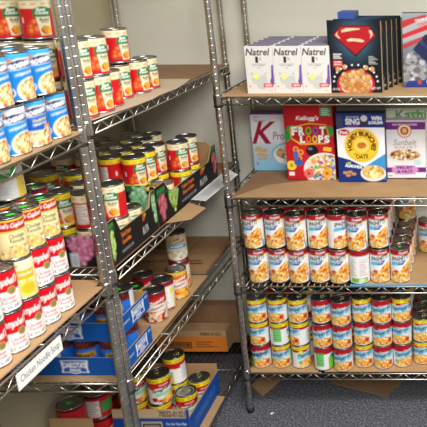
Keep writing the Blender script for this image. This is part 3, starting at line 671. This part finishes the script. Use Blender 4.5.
# ---- third shelf: tall pasta cans
z3 = .594
bot = [(.080, .040, .1), (.162, .040, .15), (.243, .034, 0), (.324, .038, .1), (.404, .032, .1), (.484, .028, PI), (.564, .038, .2), (.645, .038, .2)]
top = [(.070, .048, -.1), (.155, .050, .05), (.241, .030, -.05), (.322, .048, .35), (.402, .044, .95), (.482, .026, -.1), (.563, .052, 0)]
for i, (x, y, t) in enumerate(bot):
    what = 'tall white pasta can turned to its small print' if i == 5 else 'tall white pasta can with red band'
    can('tall', x, y, z3, '%s, %s from left, lower front row' % (what, ORD[i]), None, t, rot=0)
for i, (x, y, t) in enumerate(top):
    can('tall', x, y, z3+.1425, 'tall red-banded pasta can, %s from left, upper front row, third shelf' % ORD[i], None, t, rot=0)
for r_ in range(1, 4):
    for i in range(7):
        x = .078+i*.0806; y = .055+.0825*r_
        for q in range(2): can('tall', x, y, z3+q*.1425, 'tall pasta can behind the front ones, %s tier, %s file, %s row, third shelf' % (('lower', 'upper')[q], ORD[i], ORD[r_]), 'pasta cans behind the front ones on the third shelf', rnd.uniform(-.3, .3), rot=0)
for k in range(1, 5):
    can('tall', .6465+k*.0012, .036+.082*k, z3, 'tall white pasta can, %s from front in the rightmost receding file, third shelf' % ORD[k], None, .1, rot=0)
can('tall', .648, .362, z3+.1425, 'tall white pasta can alone on top of the rearmost rightmost file', None, 0, rot=0)
can('tall', .738, .335, z3, 'tall white pasta can standing alone at the back right of the third shelf', None, .1, rot=0)

# ---- lowest shelf: short pasta cans, three tiers
z4 = .2052
xs = [.052, .136, .219, .318, .400, .482, .563, .642, .724]
frontrows = {0: [('shortG', .0), ('short', 0), ('short', 1.2), ('shortG', 2.2), ('shortR', 0), ('short', -.1), ('shortR', 0), ('shortR', .5), ('short', -.2)],
             1: [('short', -.35), ('short', 2.4), ('short', -1.1), ('shortR', 0), ('shortR', 0), ('shortR', -.4), ('shortR', 0), ('shortR', -.3), ('short', 0)],
             2: [('short', 0), ('short', -.35), ('short', .1), ('shortR', 0), ('shortR', .1), ('short', .2), ('shortR', .1), ('short', .3), None]}
YF = [.050, .050, .048, .026, .018, .046, .036, .050, .072]
TN = ['bottom', 'middle', 'top']
KN = {'short': 'short pasta can with yellow rim band', 'shortR': 'short pasta can with dark red band', 'shortG': 'short pasta can with green patch'}
z4s = [z4-.0045 if x < .29 else z4 for x in xs]
for tier in range(3):
    for i, q in enumerate(frontrows[tier]):
        if q is None: continue
        can(q[0], xs[i], YF[i]+(.010 if tier == 2 and i in (3,) else 0), z4s[i]+tier*.1045, '%s, %s from left, %s tier, lowest shelf' % (KN[q[0]], ORD[i], TN[tier]), None, q[1], rot=0)
for r_ in range(1, 3):
    for i in range(8):
        y = YF[i]+.083*r_+(.008 if i == 3 else 0)
        for tier in range(3): can(rnd.choice(['short', 'shortR']), xs[i]+(.006 if i == 2 else 0), y, z4s[i]+tier*.1045, 'short pasta can behind the front ones, %s tier, %s file, %s row, lowest shelf' % (TN[tier], ORD[i], ORD[r_]), 'pasta cans behind the front ones on the lowest shelf', rnd.uniform(-.8, .8), rot=0)
for r_ in range(1, 4):
    for tier in range(2): can('shortR', xs[8]+0, YF[8]+.0825*r_, z4+tier*.1045, 'short pasta can in the low file at right, %s tier, %s row' % (TN[tier], ORD[r_]), 'pasta cans in the low file at the right', .2, rot=0)
    for tier in range(2): can('shortR', xs[8]+.082, YF[8]-.02+.082*r_, z4+tier*.1045, 'short pasta can in the file cut by the right edge, %s tier, %s row' % (TN[tier], ORD[r_-1]), 'pasta cans at the right edge', .2, rot=0)
can('short', xs[8]+.082, .05, z4, 'short pasta can at the right picture edge, bottom tier, lowest shelf', None, 0, rot=0)

# ---- under the right unit
sheet('cardboard_scrap', [(.30, .20), (.562, .099), (.64, .26), (.60, .35), (.30, .33)], .0005, .005, 'card_dark', 'brown cardboard scrap on the carpet beneath the right shelving unit')
fl = MB().prism([(-.055, .18), (.02, .10), (.10, .30), (.02, .36)], 0, .005).obj('cardboard_flap', M['card']); fl.location = (0, 0, .001)
tag(fl, 'loose brown cardboard flap on the floor behind the chrome post', 'cardboard')
pc = MB().prism([(0, 0), (.012, .002), (.014, .012), (.002, .010)], 0, .003).obj('paper_scrap', M['white']); pc.location = (.085, -.02, 0)
tag(pc, 'tiny white scrap of paper on the carpet near the post foot', 'paper')

# ================================================================ LEFT: NEAR UNIT
z = 1.3925
for i, (y, k) in enumerate([(-.790, 'blue'), (-.874, 'blue2'), (-.952, 'blue3'), (-1.030, 'blue')]):
    can(k, -.1265, y, z, ['light blue soup can with a noodle bowl, lower tier, beside the chrome post', 'deep blue soup can with a cream panel, lower tier', 'blue soup can with white top band, lower tier at left', 'light blue soup can at the left picture edge, lower tier'][i], None, .38)
for i, (y, k) in enumerate([(-.822, 'blue'), (-.902, 'blue'), (-.982, 'blue')]):
    can(k, -.1265, y, z+.1135, ['light blue soup can on the upper tier, nearest the chrome post', 'light blue soup can on the upper tier, middle of the three', 'light blue soup can on the upper tier, cut by the left edge'][i], None, .45)
for y in (-.79, -.87, -.95):
    for t in range(2): can('blue', -.207, y, z+t*.1135, 'blue soup can in the second row, %s tier, %s from the posts' % (('lower', 'upper')[t], ORD[round((-.79-y)/.08)]), 'blue soup cans in the second row', .2)
# soup shelf: files along the shelf edge, tiers on top
z = .9505
YS = [-.858, -.9225, -.987, -1.0515, -1.116, -1.1805]
for i, y in enumerate(YS):
    can('campbell', -.148, y, z, 'red and white soup can, bottom tier front row, %s from the chrome posts' % ORD[i], None, .25+rnd.uniform(-.12, .12))
for i, y in enumerate(YS[:5]):
    k = 'broth' if i == 2 else 'campbell'
    can(k, -.148, y+.002, z+.1025, 'cream and yellow broth can among red and white ones, middle tier' if i == 2 else 'red and white soup can, middle tier front row, %s from the chrome posts' % ORD[i], None, .25+rnd.uniform(-.12, .12))
for i, y in enumerate([-.860, -.9245, -.989]):
    can('chef', -.148, y, z+.205, 'cream noodle soup can with red band, top tier, %s' % ['nearest the posts', 'middle of three', 'leftmost of three'][i], None, .28, sticker=1)
for j, x in enumerate((-.218, -.288, -.358)):
    for i in range(6):
        y = -.775-.0685*i-(j % 2)*.01
        for t in range(3):
            k = rnd.choice(['chef', 'campbell', 'red']) if t == 2 else 'campbell'
            can(k, x, y, z+t*.1025, 'soup can, %s row from the edge, %s tier, %s from the posts, left soup shelf' % (['second', 'third', 'wall-side'][j], TN[t], ORD[i]), ['second row of soup cans', 'third row of soup cans', 'rear row of soup cans'][j], rnd.uniform(-.4, .4), sticker=(1 if t == 2 and (i+j) % 4 == 0 else None))
can('greenwhite', -.224, -.866, z+.3075, 'white can with a green patch standing highest on the soup stack', None, 0)
# shelf label holder
lb = link('shelf_label', None); lb.location = (-.091, -1.138, .916); tag(lb, 'white Chicken Noodle Soup shelf label clipped to the shelf edge', 'label')
c = Canvas(.165, .036, 150, 32, (238, 238, 234)); c.text('Chicken Noodle Soup', .5, .50, .90, .62, (70, 70, 72), .0)
link('paper_insert', panel_mesh('paper_insert', c, (.0012, 0, -.017), (0, .165, 0), (0, 0, .036)), None, lb)
MB().box(-.001, .001, -.003, .168, -.019, .021).obj('holder', M['white'], lb)

# ================================================================ LEFT: CORNER UNIT
# ---- upper shelf: ravioli cans
z = 1.405
rl = 'red and cream ravioli can with green emblem, '
for (x, y, t, s, turn) in [(-.140, -.625, 0, 'lower tier directly behind the twin posts', 0), (-.137, -.545, 0, 'lower tier, just right of the twin posts', .1), (-.150, -.462, 0, 'lower tier, turned to show its side print', 1.0),
                           (-.178, -.342, 0, 'lower tier, leftmost of the front group', -.0), (-.165, -.248, 0, 'lower tier, middle of the front group', .1), (-.170, -.165, 0, 'lower tier, rightmost of the front group', .1),
                           (-.140, -.625, 1, 'second tier, close behind the twin posts', .1), (-.134, -.545, 1, 'second tier, right of the twin posts', .1), (-.193, -.298, 1, 'standing alone on top of the group', .1),
                           (-.222, -.64, 0, 'second row behind the posts, lowest', 0), (-.222, -.64, 1, 'second row behind the posts, middle', 0), (-.240, -.60, 2, 'third tier, above the blue soup cans', -.2),
                           (-.305, -.64, 0, 'third row behind the posts, lowest', 0), (-.305, -.64, 1, 'third row behind the posts, middle', 0), (-.325, -.60, 2, 'third tier at the left picture edge', -.1), (-.220, -.56, 0, 'inner row, lowest, hidden by the stack', 0), (-.220, -.56, 1, 'inner row, middle, hidden by the stack', 0), (-.305, -.56, 0, 'wall row, lowest, hidden by the stack', 0), (-.305, -.56, 1, 'wall row, middle, hidden by the stack', 0),
                           (-.257, -.288, 0, 'inner row, behind the leftmost front can', 0), (-.248, -.205, 0, 'inner row, behind the middle front can', 0), (-.262, -.372, 0, 'inner row, left of the lone upper can', 0), (-.235, -.45, 0, 'inner row, behind the side-turned can', .5)]:
    can('ravioli', x, y, z+t*.1055, rl+s, None, turn+.45)

# ---- fruit trays with ravioli cans
def tray_walls(x0, x1, y0, y1, z0, prof_long, prof_short, th, m, label, name='cardboard_tray', cat='tray', prof_far=None):
    """open tray; profiles give wall height along it (u 0..1)"""
    r = link(name, None); r.location = (x0, y0, z0); tag(r, label, cat)
    W, D = x1-x0, y1-y0
    MB().box(0, W, 0, D, 0, .003).obj('base', m, r)
    def wall(nm, L, prof, place):
        n = 24; v = []; f = []
        for i in range(n+1):
            u = i/n; h_ = prof(u)
            for (q, zz) in ((0, .003), (th, .003), (0, h_), (th, h_)): v.append(place(u*L, q, zz))
        for i in range(n):
            a = 4*i; b = a+4; f += [(a, b, b+2, a+2), (a+1, a+3, b+3, b+1), (a+2, b+2, b+3, a+3), (a, a+1, b+1, b)]
        f += [(0, 2, 3, 1), (4*n, 4*n+1, 4*n+3, 4*n+2)]
        return link(nm, pydata(nm, v, f), m, r)
    wall('side_wall', D-2*th-.0004, prof_long, lambda a, q, zz: (W-q, th+.0002+a, zz)); wall('side_wall', D-2*th-.0004, prof_long, lambda a, q, zz: (q, th+.0002+a, zz))
    wall('end_wall', W, prof_short, lambda a, q, zz: (a, q, zz)); wall('end_wall', W, prof_far or prof_short, lambda a, q, zz: (a, D-q, zz))
    return r
HT = .148
def pl(u): return .135 if u < .13 or u > .93 else (.088 if .20 < u < .86 else (.135-.047*(u-.13)/.07 if u <= .2 else .088+.047*(u-.86)/.07))
def ps1(u): return .100 if (u < .1 or u > .92) else .094
def ps2(u): return .146 if u < .93 else (.128 if u < .965 else .142)
def grapes(c, u, v, w_, h_, cols, n=60, leaf=True):
    if leaf:
        for k in range(9): c.circ(u-w_*.5+w_*k/8, v+h_*(.45+.12*((k*5) % 3)), .010, [(30, 96, 50), (54, 130, 66), (24, 76, 44)][k % 3])
    m = c.poly([(u-w_*.5, v+h_*.25), (u-w_*.2, v+h_*.5), (u+w_*.3, v+h_*.5), (u+w_*.55, v+h_*.15), (u+w_*.3, v-h_*.2), (u, v-h_*.55), (u-w_*.25, v-h_*.25)], tuple(int(a*.6) for a in cols[0]))
    ys, xs_ = np.nonzero(m)
    for k in range(n):
        i = c.rs.randint(len(ys)); a, b = c.U[ys[i], xs_[i]], c.V[ys[i], xs_[i]]; q = cols[c.rs.randint(len(cols))]
        c.circ(a, b, .0072, tuple(int(t*.72) for t in q)); c.circ(a, b, .0058, q); c.circ(a-.002/c.pw, b+.002/c.ph, .0022, tuple(min(255, int(t*1.3)) for t in q))
def logo(c, u, v, s=1.):
    c.poly([(u-.04*s, v-.02), (u-.01*s, v+.14), (u+.05*s, v+.17), (u+.0*s, v+.10), (u-.025*s, v-.02)], (230, 140, 40)); c.poly([(u-.05*s, v-.06), (u+.0*s, v+.02), (u+.05*s, v-.0), (u+.01*s, v-.04)], (210, 50, 40)); c.poly([(u+.0, v+.06), (u+.06*s, v+.10), (u+.07*s, v+.06), (u+.02*s, v+.02)], (230, 180, 40))
PURP = [(214, 130, 168), (228, 156, 186), (190, 100, 140)]; REDG = [(206, 96, 116), (226, 130, 140), (176, 60, 84)]; GRN = [(130, 190, 140), (164, 214, 160), (104, 166, 124)]; PGR = [(180, 214, 110), (204, 230, 136), (140, 190, 90)]
def side_art(kind, D):
    c = Canvas(D, HT, 132, 46, (22, 21, 22))
    if kind == 0: grapes(c, .03, .38, .08, .6, PGR)
    else: grapes(c, .08, .34, .10, .62, REDG); grapes(c, .24, .40, .13, .6, PGR, 70)
    if kind == 0: grapes(c, .97, .5, .1, .6, GRN)
    else: grapes(c, .955, .42, .07, .6, REDG, 40); c.rect(.865, .9, .0, .62, (22, 21, 22))
    x = .30 if kind == 0 else .47
    c.text('Table Grapes', x, .47, .20, .12, (226, 120, 40), .03); c.text('Uvas de Mesa', x, .33, .18, .10, (226, 120, 40), .03); c.text('WWW.RUTA.COM', x, .15, .24, .05, (200, 200, 200), .0)
    x = .70 if kind == 0 else .72
    logo(c, x, .47, .8); c.text('RUTA', x+.01, .22, .13, .16, (226, 226, 226), .0, shear=.1)
    c.rect(0, 1, .985, 1, (150, 112, 80)); return c
def end_art(kind, W):
    c = Canvas(W, HT, 132, 46, (20, 19, 20)); grapes(c, .79 if kind == 0 else .87, .36 if kind == 0 else .5, .20 if kind == 0 else .15, .6 if kind == 0 else .9, PURP if kind == 0 else GRN, 80)
    grapes(c, .2, .5, .2, .8, PURP if kind == 0 else GRN, 60); c.text('RUTA', .47, .4, .14, .2, (220, 220, 220), 0)
    if kind == 0: c.rect(.695, .755, .0, .28, (206, 212, 220)); [c.rect(.705, .745, .05+.05*k, .07+.05*k, (130, 140, 150)) for k in range(4)]
    return c
for kind, (y0, y1) in enumerate([(-.660, -.368), (-.364, .195)]):
    ps = (ps1, ps2)[kind]
    x0, x1 = -.505, -.1045
    r = tray_walls(x0, x1, y0, y1, .9745, pl, ps, .004, M['card_brown'], ['black grape tray nearest the posts, mostly empty with a few cans', 'black grape tray further back, heaped with red ravioli cans'][kind], prof_far=(lambda u: .03) if kind == 0 else None)
    D = y1-y0; W = x1-x0
    link('printed_panel', panel_mesh('printed_panel', side_art(kind, D), (W+.0007, 0, 0), (0, D, 0), (0, 0, HT), lambda u: pl(u)/HT), None, r)
    link('printed_panel', panel_mesh('printed_panel', end_art(kind, W), (0, -.0007, 0), (W, 0, 0), (0, 0, HT), lambda u: ps(u)/HT), None, r)
zt = .978
q = 'red ravioli can '
for (k, x, y, t, s, turn) in [
    ('ravioli', -.150, -.452, 0, 'low in the nearest grape tray, lid level with the tray edge', .2), ('ravioli', -.149, -.535, 0, 'lower tier just right of the twin posts, in the nearest grape tray', .2), ('ravioli', -.149, -.537, 1, 'upper tier just right of the twin posts, red side facing out', -.3),
    ('ravioliY', -.262, -.604, 1, 'with yellow rim, second tier above the purple grapes', .1), ('ravioli', -.182, -.615, 0, 'hidden under the one with the nutrition panel', 0), ('ravioliY', -.262, -.604, 0, 'hidden under the yellow-rimmed one above the purple grapes', .1),
    ('ravioli', -.182, -.612, 1, 'showing its white nutrition panel, above the purple grapes', 1.9), ('ravioli', -.235, -.520, 0, 'in the nearest tray, behind the twin posts', 1.7),
    ('ravioli', -.330, -.515, 0, 'in the nearest tray, inner row', 0), ('ravioliY', -.310, -.425, 0, 'in the nearest tray, near its far wall', 0), ('ravioliY', -.310, -.425, 1, 'upper tier near the far wall of the nearest tray', 0), ('ravioliY', -.405, -.44, 0, 'by the wall in the nearest tray', 0), ('ravioliY', -.405, -.44, 1, 'upper tier by the wall in the nearest tray', 0),
    ('ravioliY', -.362, -.604, 0, 'lowest at the inner corner of the nearest tray', 0), ('ravioliY', -.362, -.604, 1, 'upper tier at the inner corner of the nearest tray', 0)]:
    can(k, x, y, zt+t*.1055, q+s, None, turn)
can('ravioli', -.235, -.520, zt+.1055, 'red ravioli can in the nearest tray, second tier, behind the one beside the posts', None, .6)
# far tray grid, two tiers
front2 = {(0, 0): ('ravioliY', .35, 'yellow-rimmed, front left of the heap, facing out'), (1, 0): ('ravioliY', 1.6, 'yellow-rimmed, turned to its nutrition panel'), (0, 1): ('ravioliY', .3, 'behind the front left can of the heap'), (0, 2): ('ravioli', .5, 'cream-rimmed, fourth along the tray edge'), }
for i in range(4):
    for j in range(5):
        x = -.216-.079*i; y = -.247+.079*j
        if i == 0 and j > 2: continue
        for t in range(2):
            if t == 1 and (i, j) in ((3, 4),): continue
            key, turn, s = 'ravioliY', rnd.uniform(-1, 1), None
            if t == 1 and (i, j) in front2: key, turn, s = front2[(i, j)]
            if t == 1 and s is None: key = rnd.choice(['ravioliY', 'ravioli', 'red', 'ravioliY']) if j < 4 else 'ravioli'
            if key == 'red': key = 'ravioli'
            lab = 'red ravioli can, far grape tray, '+(s or '%s tier, %s file from the edge, %s row' % (('lower', 'upper')[t], ORD[i], ORD[j]))
            can(key, x, y, zt+t*.1055, lab, None if s else ('lower ravioli cans in the far grape tray' if t == 0 else 'upper inner ravioli cans in the far grape tray'), turn)
can('ravioli', -.1484, -.2075, zt, 'red ravioli can low at the tray rim, only its lid and top showing', None, .2)
can('ravioliY', -.148, -.048, zt, 'yellow-rimmed ravioli can below the big cream-rimmed one', None, .2); can('ravioli', -.148, -.048, zt+.1055, 'large looking cream-rimmed ravioli can at the right of the heap, facing out', None, .25)
can('ravioliY', -.148, .036, zt, 'ravioli can lower tier at the far right of the heap', None, .2); can('ravioli', -.148, .036, zt+.1055, 'rightmost red ravioli can of the heap, upper tier', None, .4)
# paper and board beside the trays
c = Canvas(.30, .085, 90, 26, (206, 208, 208)); [c.rect(.15, .80-.05*(k % 2), .2+k*.16, .25+k*.16, (110, 114, 118)) for k in range(4)]
pp = MB().prism([(-.106, -.089), (-.045, -.105), (-.030, .215), (-.100, .30)], 0, .0012).obj('paper_sheet', M['white']); pp.location = (0, 0, .9765)
tag(pp, 'grey-white printed card lying at the shelf edge beside the far grape tray', 'paper')
link('printed_face', panel_mesh('printed_face', c, (-.098, -.088, .0016), (.004, .30, 0), (.052, -.006, 0)), None, pp)
sheet('cardboard_liner', [(-.100, -.32), (-.030, -.285), (-.020, -.175), (-.100, -.12)], .9738, .9760, 'card', 'tan cardboard tongue sticking out over the shelf edge under the fruit trays')
sheet('cardboard_liner', rct(XB+.02, -.1035, -.66, .405), .9705, .9735, 'card_dark', 'brown cardboard liner beneath the black grape trays')

# ---- lower shelf: bean trays
def beans_tray(z0, y1, label):
    x0, x1, y0 = -.525, -.1265, -.664
    h_ = .060
    r = tray_walls(x0, x1, y0, y1, z0, lambda u: h_, lambda u: h_, .003, M['card_brown'], label)
    W = x1-x0; D = y1-y0
    c = Canvas(W, h_, 150, 28, (10, 84, 168))
    def badge(c, u, w_):
        for (s, col) in ((1, (236, 240, 246)), (.86, (10, 84, 168))):
            c.poly([(u-w_*.5*s, .5+.36*s), (u+w_*.5*s, .5+.36*s), (u+w_*.46*s, .5-.12*s), (u+w_*.5*s, .5-.36*s), (u+w_*.22*s, .5-.34*s), (u, .5-.42*s), (u-w_*.22*s, .5-.34*s), (u-w_*.5*s, .5-.36*s), (u-w_*.46*s, .5-.12*s)], col)
        c.text("DAKOTA'S", u, .58, w_*.84, .34, (240, 242, 248), .05); c.text('PRIDE', u, .29, w_*.4, .15, (240, 242, 248), .04)
    badge(c, .635, .21); badge(c, .2, .21); link('printed_panel', panel_mesh('printed_panel', c, (0, -.0007, 0), (W, 0, 0), (0, 0, h_)), None, r)
    c = Canvas(D, h_, 90, 28, (10, 88, 172)); badge(c, .64, .40); c.text('beans', .93, .8, .08, .12, (230, 236, 244), .02); c.text('BLACK BEANS', .22, .55, .30, .12, (200, 216, 240), .02)
    link('printed_panel', panel_mesh('printed_panel', c, (W+.0007, 0, 0), (0, D, 0), (0, 0, h_)), None, r)
beans_tray(.6190, -.470, 'lower blue bean tray with white badge, on the lower left shelf'); beans_tray(.7345, -.458, 'upper blue bean tray stacked on the bean cans')
for t, (z0, nm) in enumerate([(.6225, 'lower'), (.7378, 'upper')]):
    for i in range(5):
        for j in range(2):
            x = -.1690-.0785*i+(0 if j else 0); y = -.6205+j*.0785
            vis = (i < 1 or j == 0)
            lab = '%s blue bean can, %s row, %s from the shelf edge' % ('lower tray' if t == 0 else 'upper tray', ['near', 'rear'][j], ORD[i])
            can('beans', x, y, z0, lab, None, [.2, -.5, 2.0, -.9, 1.7][(i+j*2+t) % 5], sticker=1 if t else None)
z = .619
for (k, x, y, t, s, turn, st) in [('chunky', -.175, -.322, 0, 'red and white chunky soup can nearest the bean trays', .1, None), ('yellowgreen', -.262, -.295, 0, 'yellow-green can with a green sticker behind the chunky soup', 0, 1), ('cream', -.180, -.240, 0, 'cream and red soup can, second in the front row after the trays', .6, None), ('chunkyO', -.168, -.150, 0, 'orange soup can, third in the front row after the trays', .1, None),
                                  ('cream', -.190, -.070, 0, 'white soup can with a yellow square, under the clam chowder can', 0, None), ('clam', -.189, -.072, 1, 'brown and cream chowder can with a blue band, on top of a white can', 0, None), ('chunky', -.268, -.200, 0, 'red soup can in the inner row near the yellow-green one', 0, None), ('chunkyO', -.345, -.30, 0, 'orange soup can in the inner row by the wall', 0, None), ('chunky', -.268, -.405, 0, 'red soup can between bean trays and yellow-green can', 0, 1)]:
    if k == 'chunky' and y == -.390: y = -.405
    can(k, x, y, z+t*.1125, s, None, turn, sticker=st)

# ---- bottom shelf of corner unit
z = .1150
def carton(label, x0, x1, y0, y1, z0, z1, cv_, name='cardboard_box', m='card'):
    b = MB().box(x0, x1, y0, y1, z0, z1).obj(name, M[m]); tag(b, label, 'box')
    if cv_ is not None: link('printed_panel', panel_mesh('printed_panel', cv_, (x0, y0-.0007, z0), (x1-x0, 0, 0), (0, 0, z1-z0)), None, b)
    return b
c = Canvas(.33, .118, 120, 44, (232, 134, 50)); c.rect(0, 1, .72, 1, (200, 160, 116)); c.text('70862-01353', .78, .84, .30, .16, (56, 42, 34), .02); c.rect(.12, .50, .16, .46, (70, 44, 28)); c.rect(.135, .485, .20, .42, (206, 126, 60)); c.rect(.15, .47, .24, .38, (76, 48, 30)); c.text('UNSALTED', .31, .31, .26, .08, (206, 126, 60), .03)
[c.rect(.56, .80-.05*(k % 2), .22+k*.11, .26+k*.11, (96, 54, 30)) for k in range(3)]; c.rect(.56, .88, .22, .24, (96, 54, 30))
carton('orange and brown carton with printed number, at the far end of the bottom shelf', -.50, -.178, .275, .345, .1152, .222, c)
carton('plain dark brown carton standing behind the orange one in the corner', -.50, -.135, .352, .405, .1152, .307, None, m='card_dark')
# tray of large pasta cans
hN = .130
r = tray_walls(-.394, -.112, -.322, -.022, .1152, lambda u: hN-.035, lambda u: hN, .004, M['card_brown'], 'blue and tan open tray with pasta cans at the front of the bottom shelf')
c = Canvas(.282, hN, 132, 42, (24, 70, 150)); c.rect(0, 1, .72, 1, (196, 170, 136)); c.text('70552-01321', .78, .86, .34, .20, (40, 40, 50), .03); c.rect(.36, .64, .22, .60, (200, 180, 150)); c.rect(.38, .62, .27, .55, (40, 40, 50)); c.rect(.40, .60, .32, .5, (150, 136, 116)); c.text('For the Very Best', .83, .52, .28, .12, (200, 214, 236), .02); c.text('in Premier Quality Soup', .84, .36, .30, .12, (200, 214, 236), .02)
c.rect(.96, 1, .0, 1, (24, 70, 150))
link('printed_panel', panel_mesh('printed_panel', c, (0, -.0007, 0), (.282, 0, 0), (0, 0, hN)), None, r)
c = Canvas(.30, hN, 90, 30, (26, 78, 160)); c.text('CONDENSED SOUP', .5, .5, .7, .3, (60, 120, 200), .03)
link('printed_panel', panel_mesh('printed_panel', c, (.2827, 0, 0), (0, .30, 0), (0, 0, hN-.035)), None, r)
sheet('cardboard_liner', [(-.30, -.345), (-.078, -.345), (-.080, -.06), (-.30, -.01)], .1100, .1150, 'card', 'tan cardboard pad poking out from under the blue pasta tray')
zz = .1186
for (x, y, s, turn) in [(-.252, -.244, 'low at the front of the blue tray, under the tomato one', .1), (-.176, -.188, 'with its lid open to view, front right of the blue tray', .1), (-.158, -.096, 'by the right wall of the blue tray', .3), (-.340, -.236, 'low at the front left of the blue tray', 0), (-.241, -.112, 'low in the middle of the blue tray', 0), (-.335, -.1525, 'low behind the front left one in the blue tray', 0), (-.335, -.0690, 'rear left of the blue tray', 0)]:
    can('sig', x, y, zz, 'yellow-rimmed pasta can '+s, None, turn)
can('sig', -.246, -.241, zz+.1145, 'yellow-rimmed pasta can, upper tier, tomato picture facing out', None, .25); can('sig', -.241, -.113, zz+.1145, 'yellow-rimmed pasta can, upper tier, showing its green nutrition panel', None, -1.5)
can('sig', -.340, -.238, zz+.1145, 'yellow-rimmed pasta can, upper tier, half hidden behind the chrome posts', None, .3)
# box with big cans by the wall
r = tray_walls(-.555, -.402, -.43, -.24, .1152, lambda u: .06, lambda u: .172, .004, M['card'], 'plain brown tray with wide cans low at the left wall', prof_far=lambda u: .06)
for (x, y, z_, k, s_, turn, st) in [(-.505, -.376, .1186, 'bigred', 'lower front one in the brown tray', 1.5, None), (-.452, -.298, .1186, 'bigred', 'lower rear one in the brown tray', 2, None), (-.505, -.376, .2171, 'bigred', 'with a green sticker, upper front one in the brown tray', 2, 1), (-.452, -.298, .2171, 'bigred', 'nearest the blue pasta tray, upper tier', -.6, None),
                                (-.495, -.185, .1152, 'bigred', 'behind the brown tray, lower', 2, None), (-.495, -.185, .2137, 'bigred', 'behind the brown tray, upper', 1, 2), (-.490, -.085, .1152, 'yellowgreen', 'in yellow and green, further back by the wall', 0, None), (-.490, -.085, .2257, 'yellowgreen', 'in yellow and green, stacked further back by the wall', 0, None), (-.440, .02, .1152, 'yellowgreen', 'in yellow and green, deepest behind the blue tray', 0, None)]:
    can(k, x, y, z_, 'wide dark-lidded can '+s_, None, turn, sticker=st)
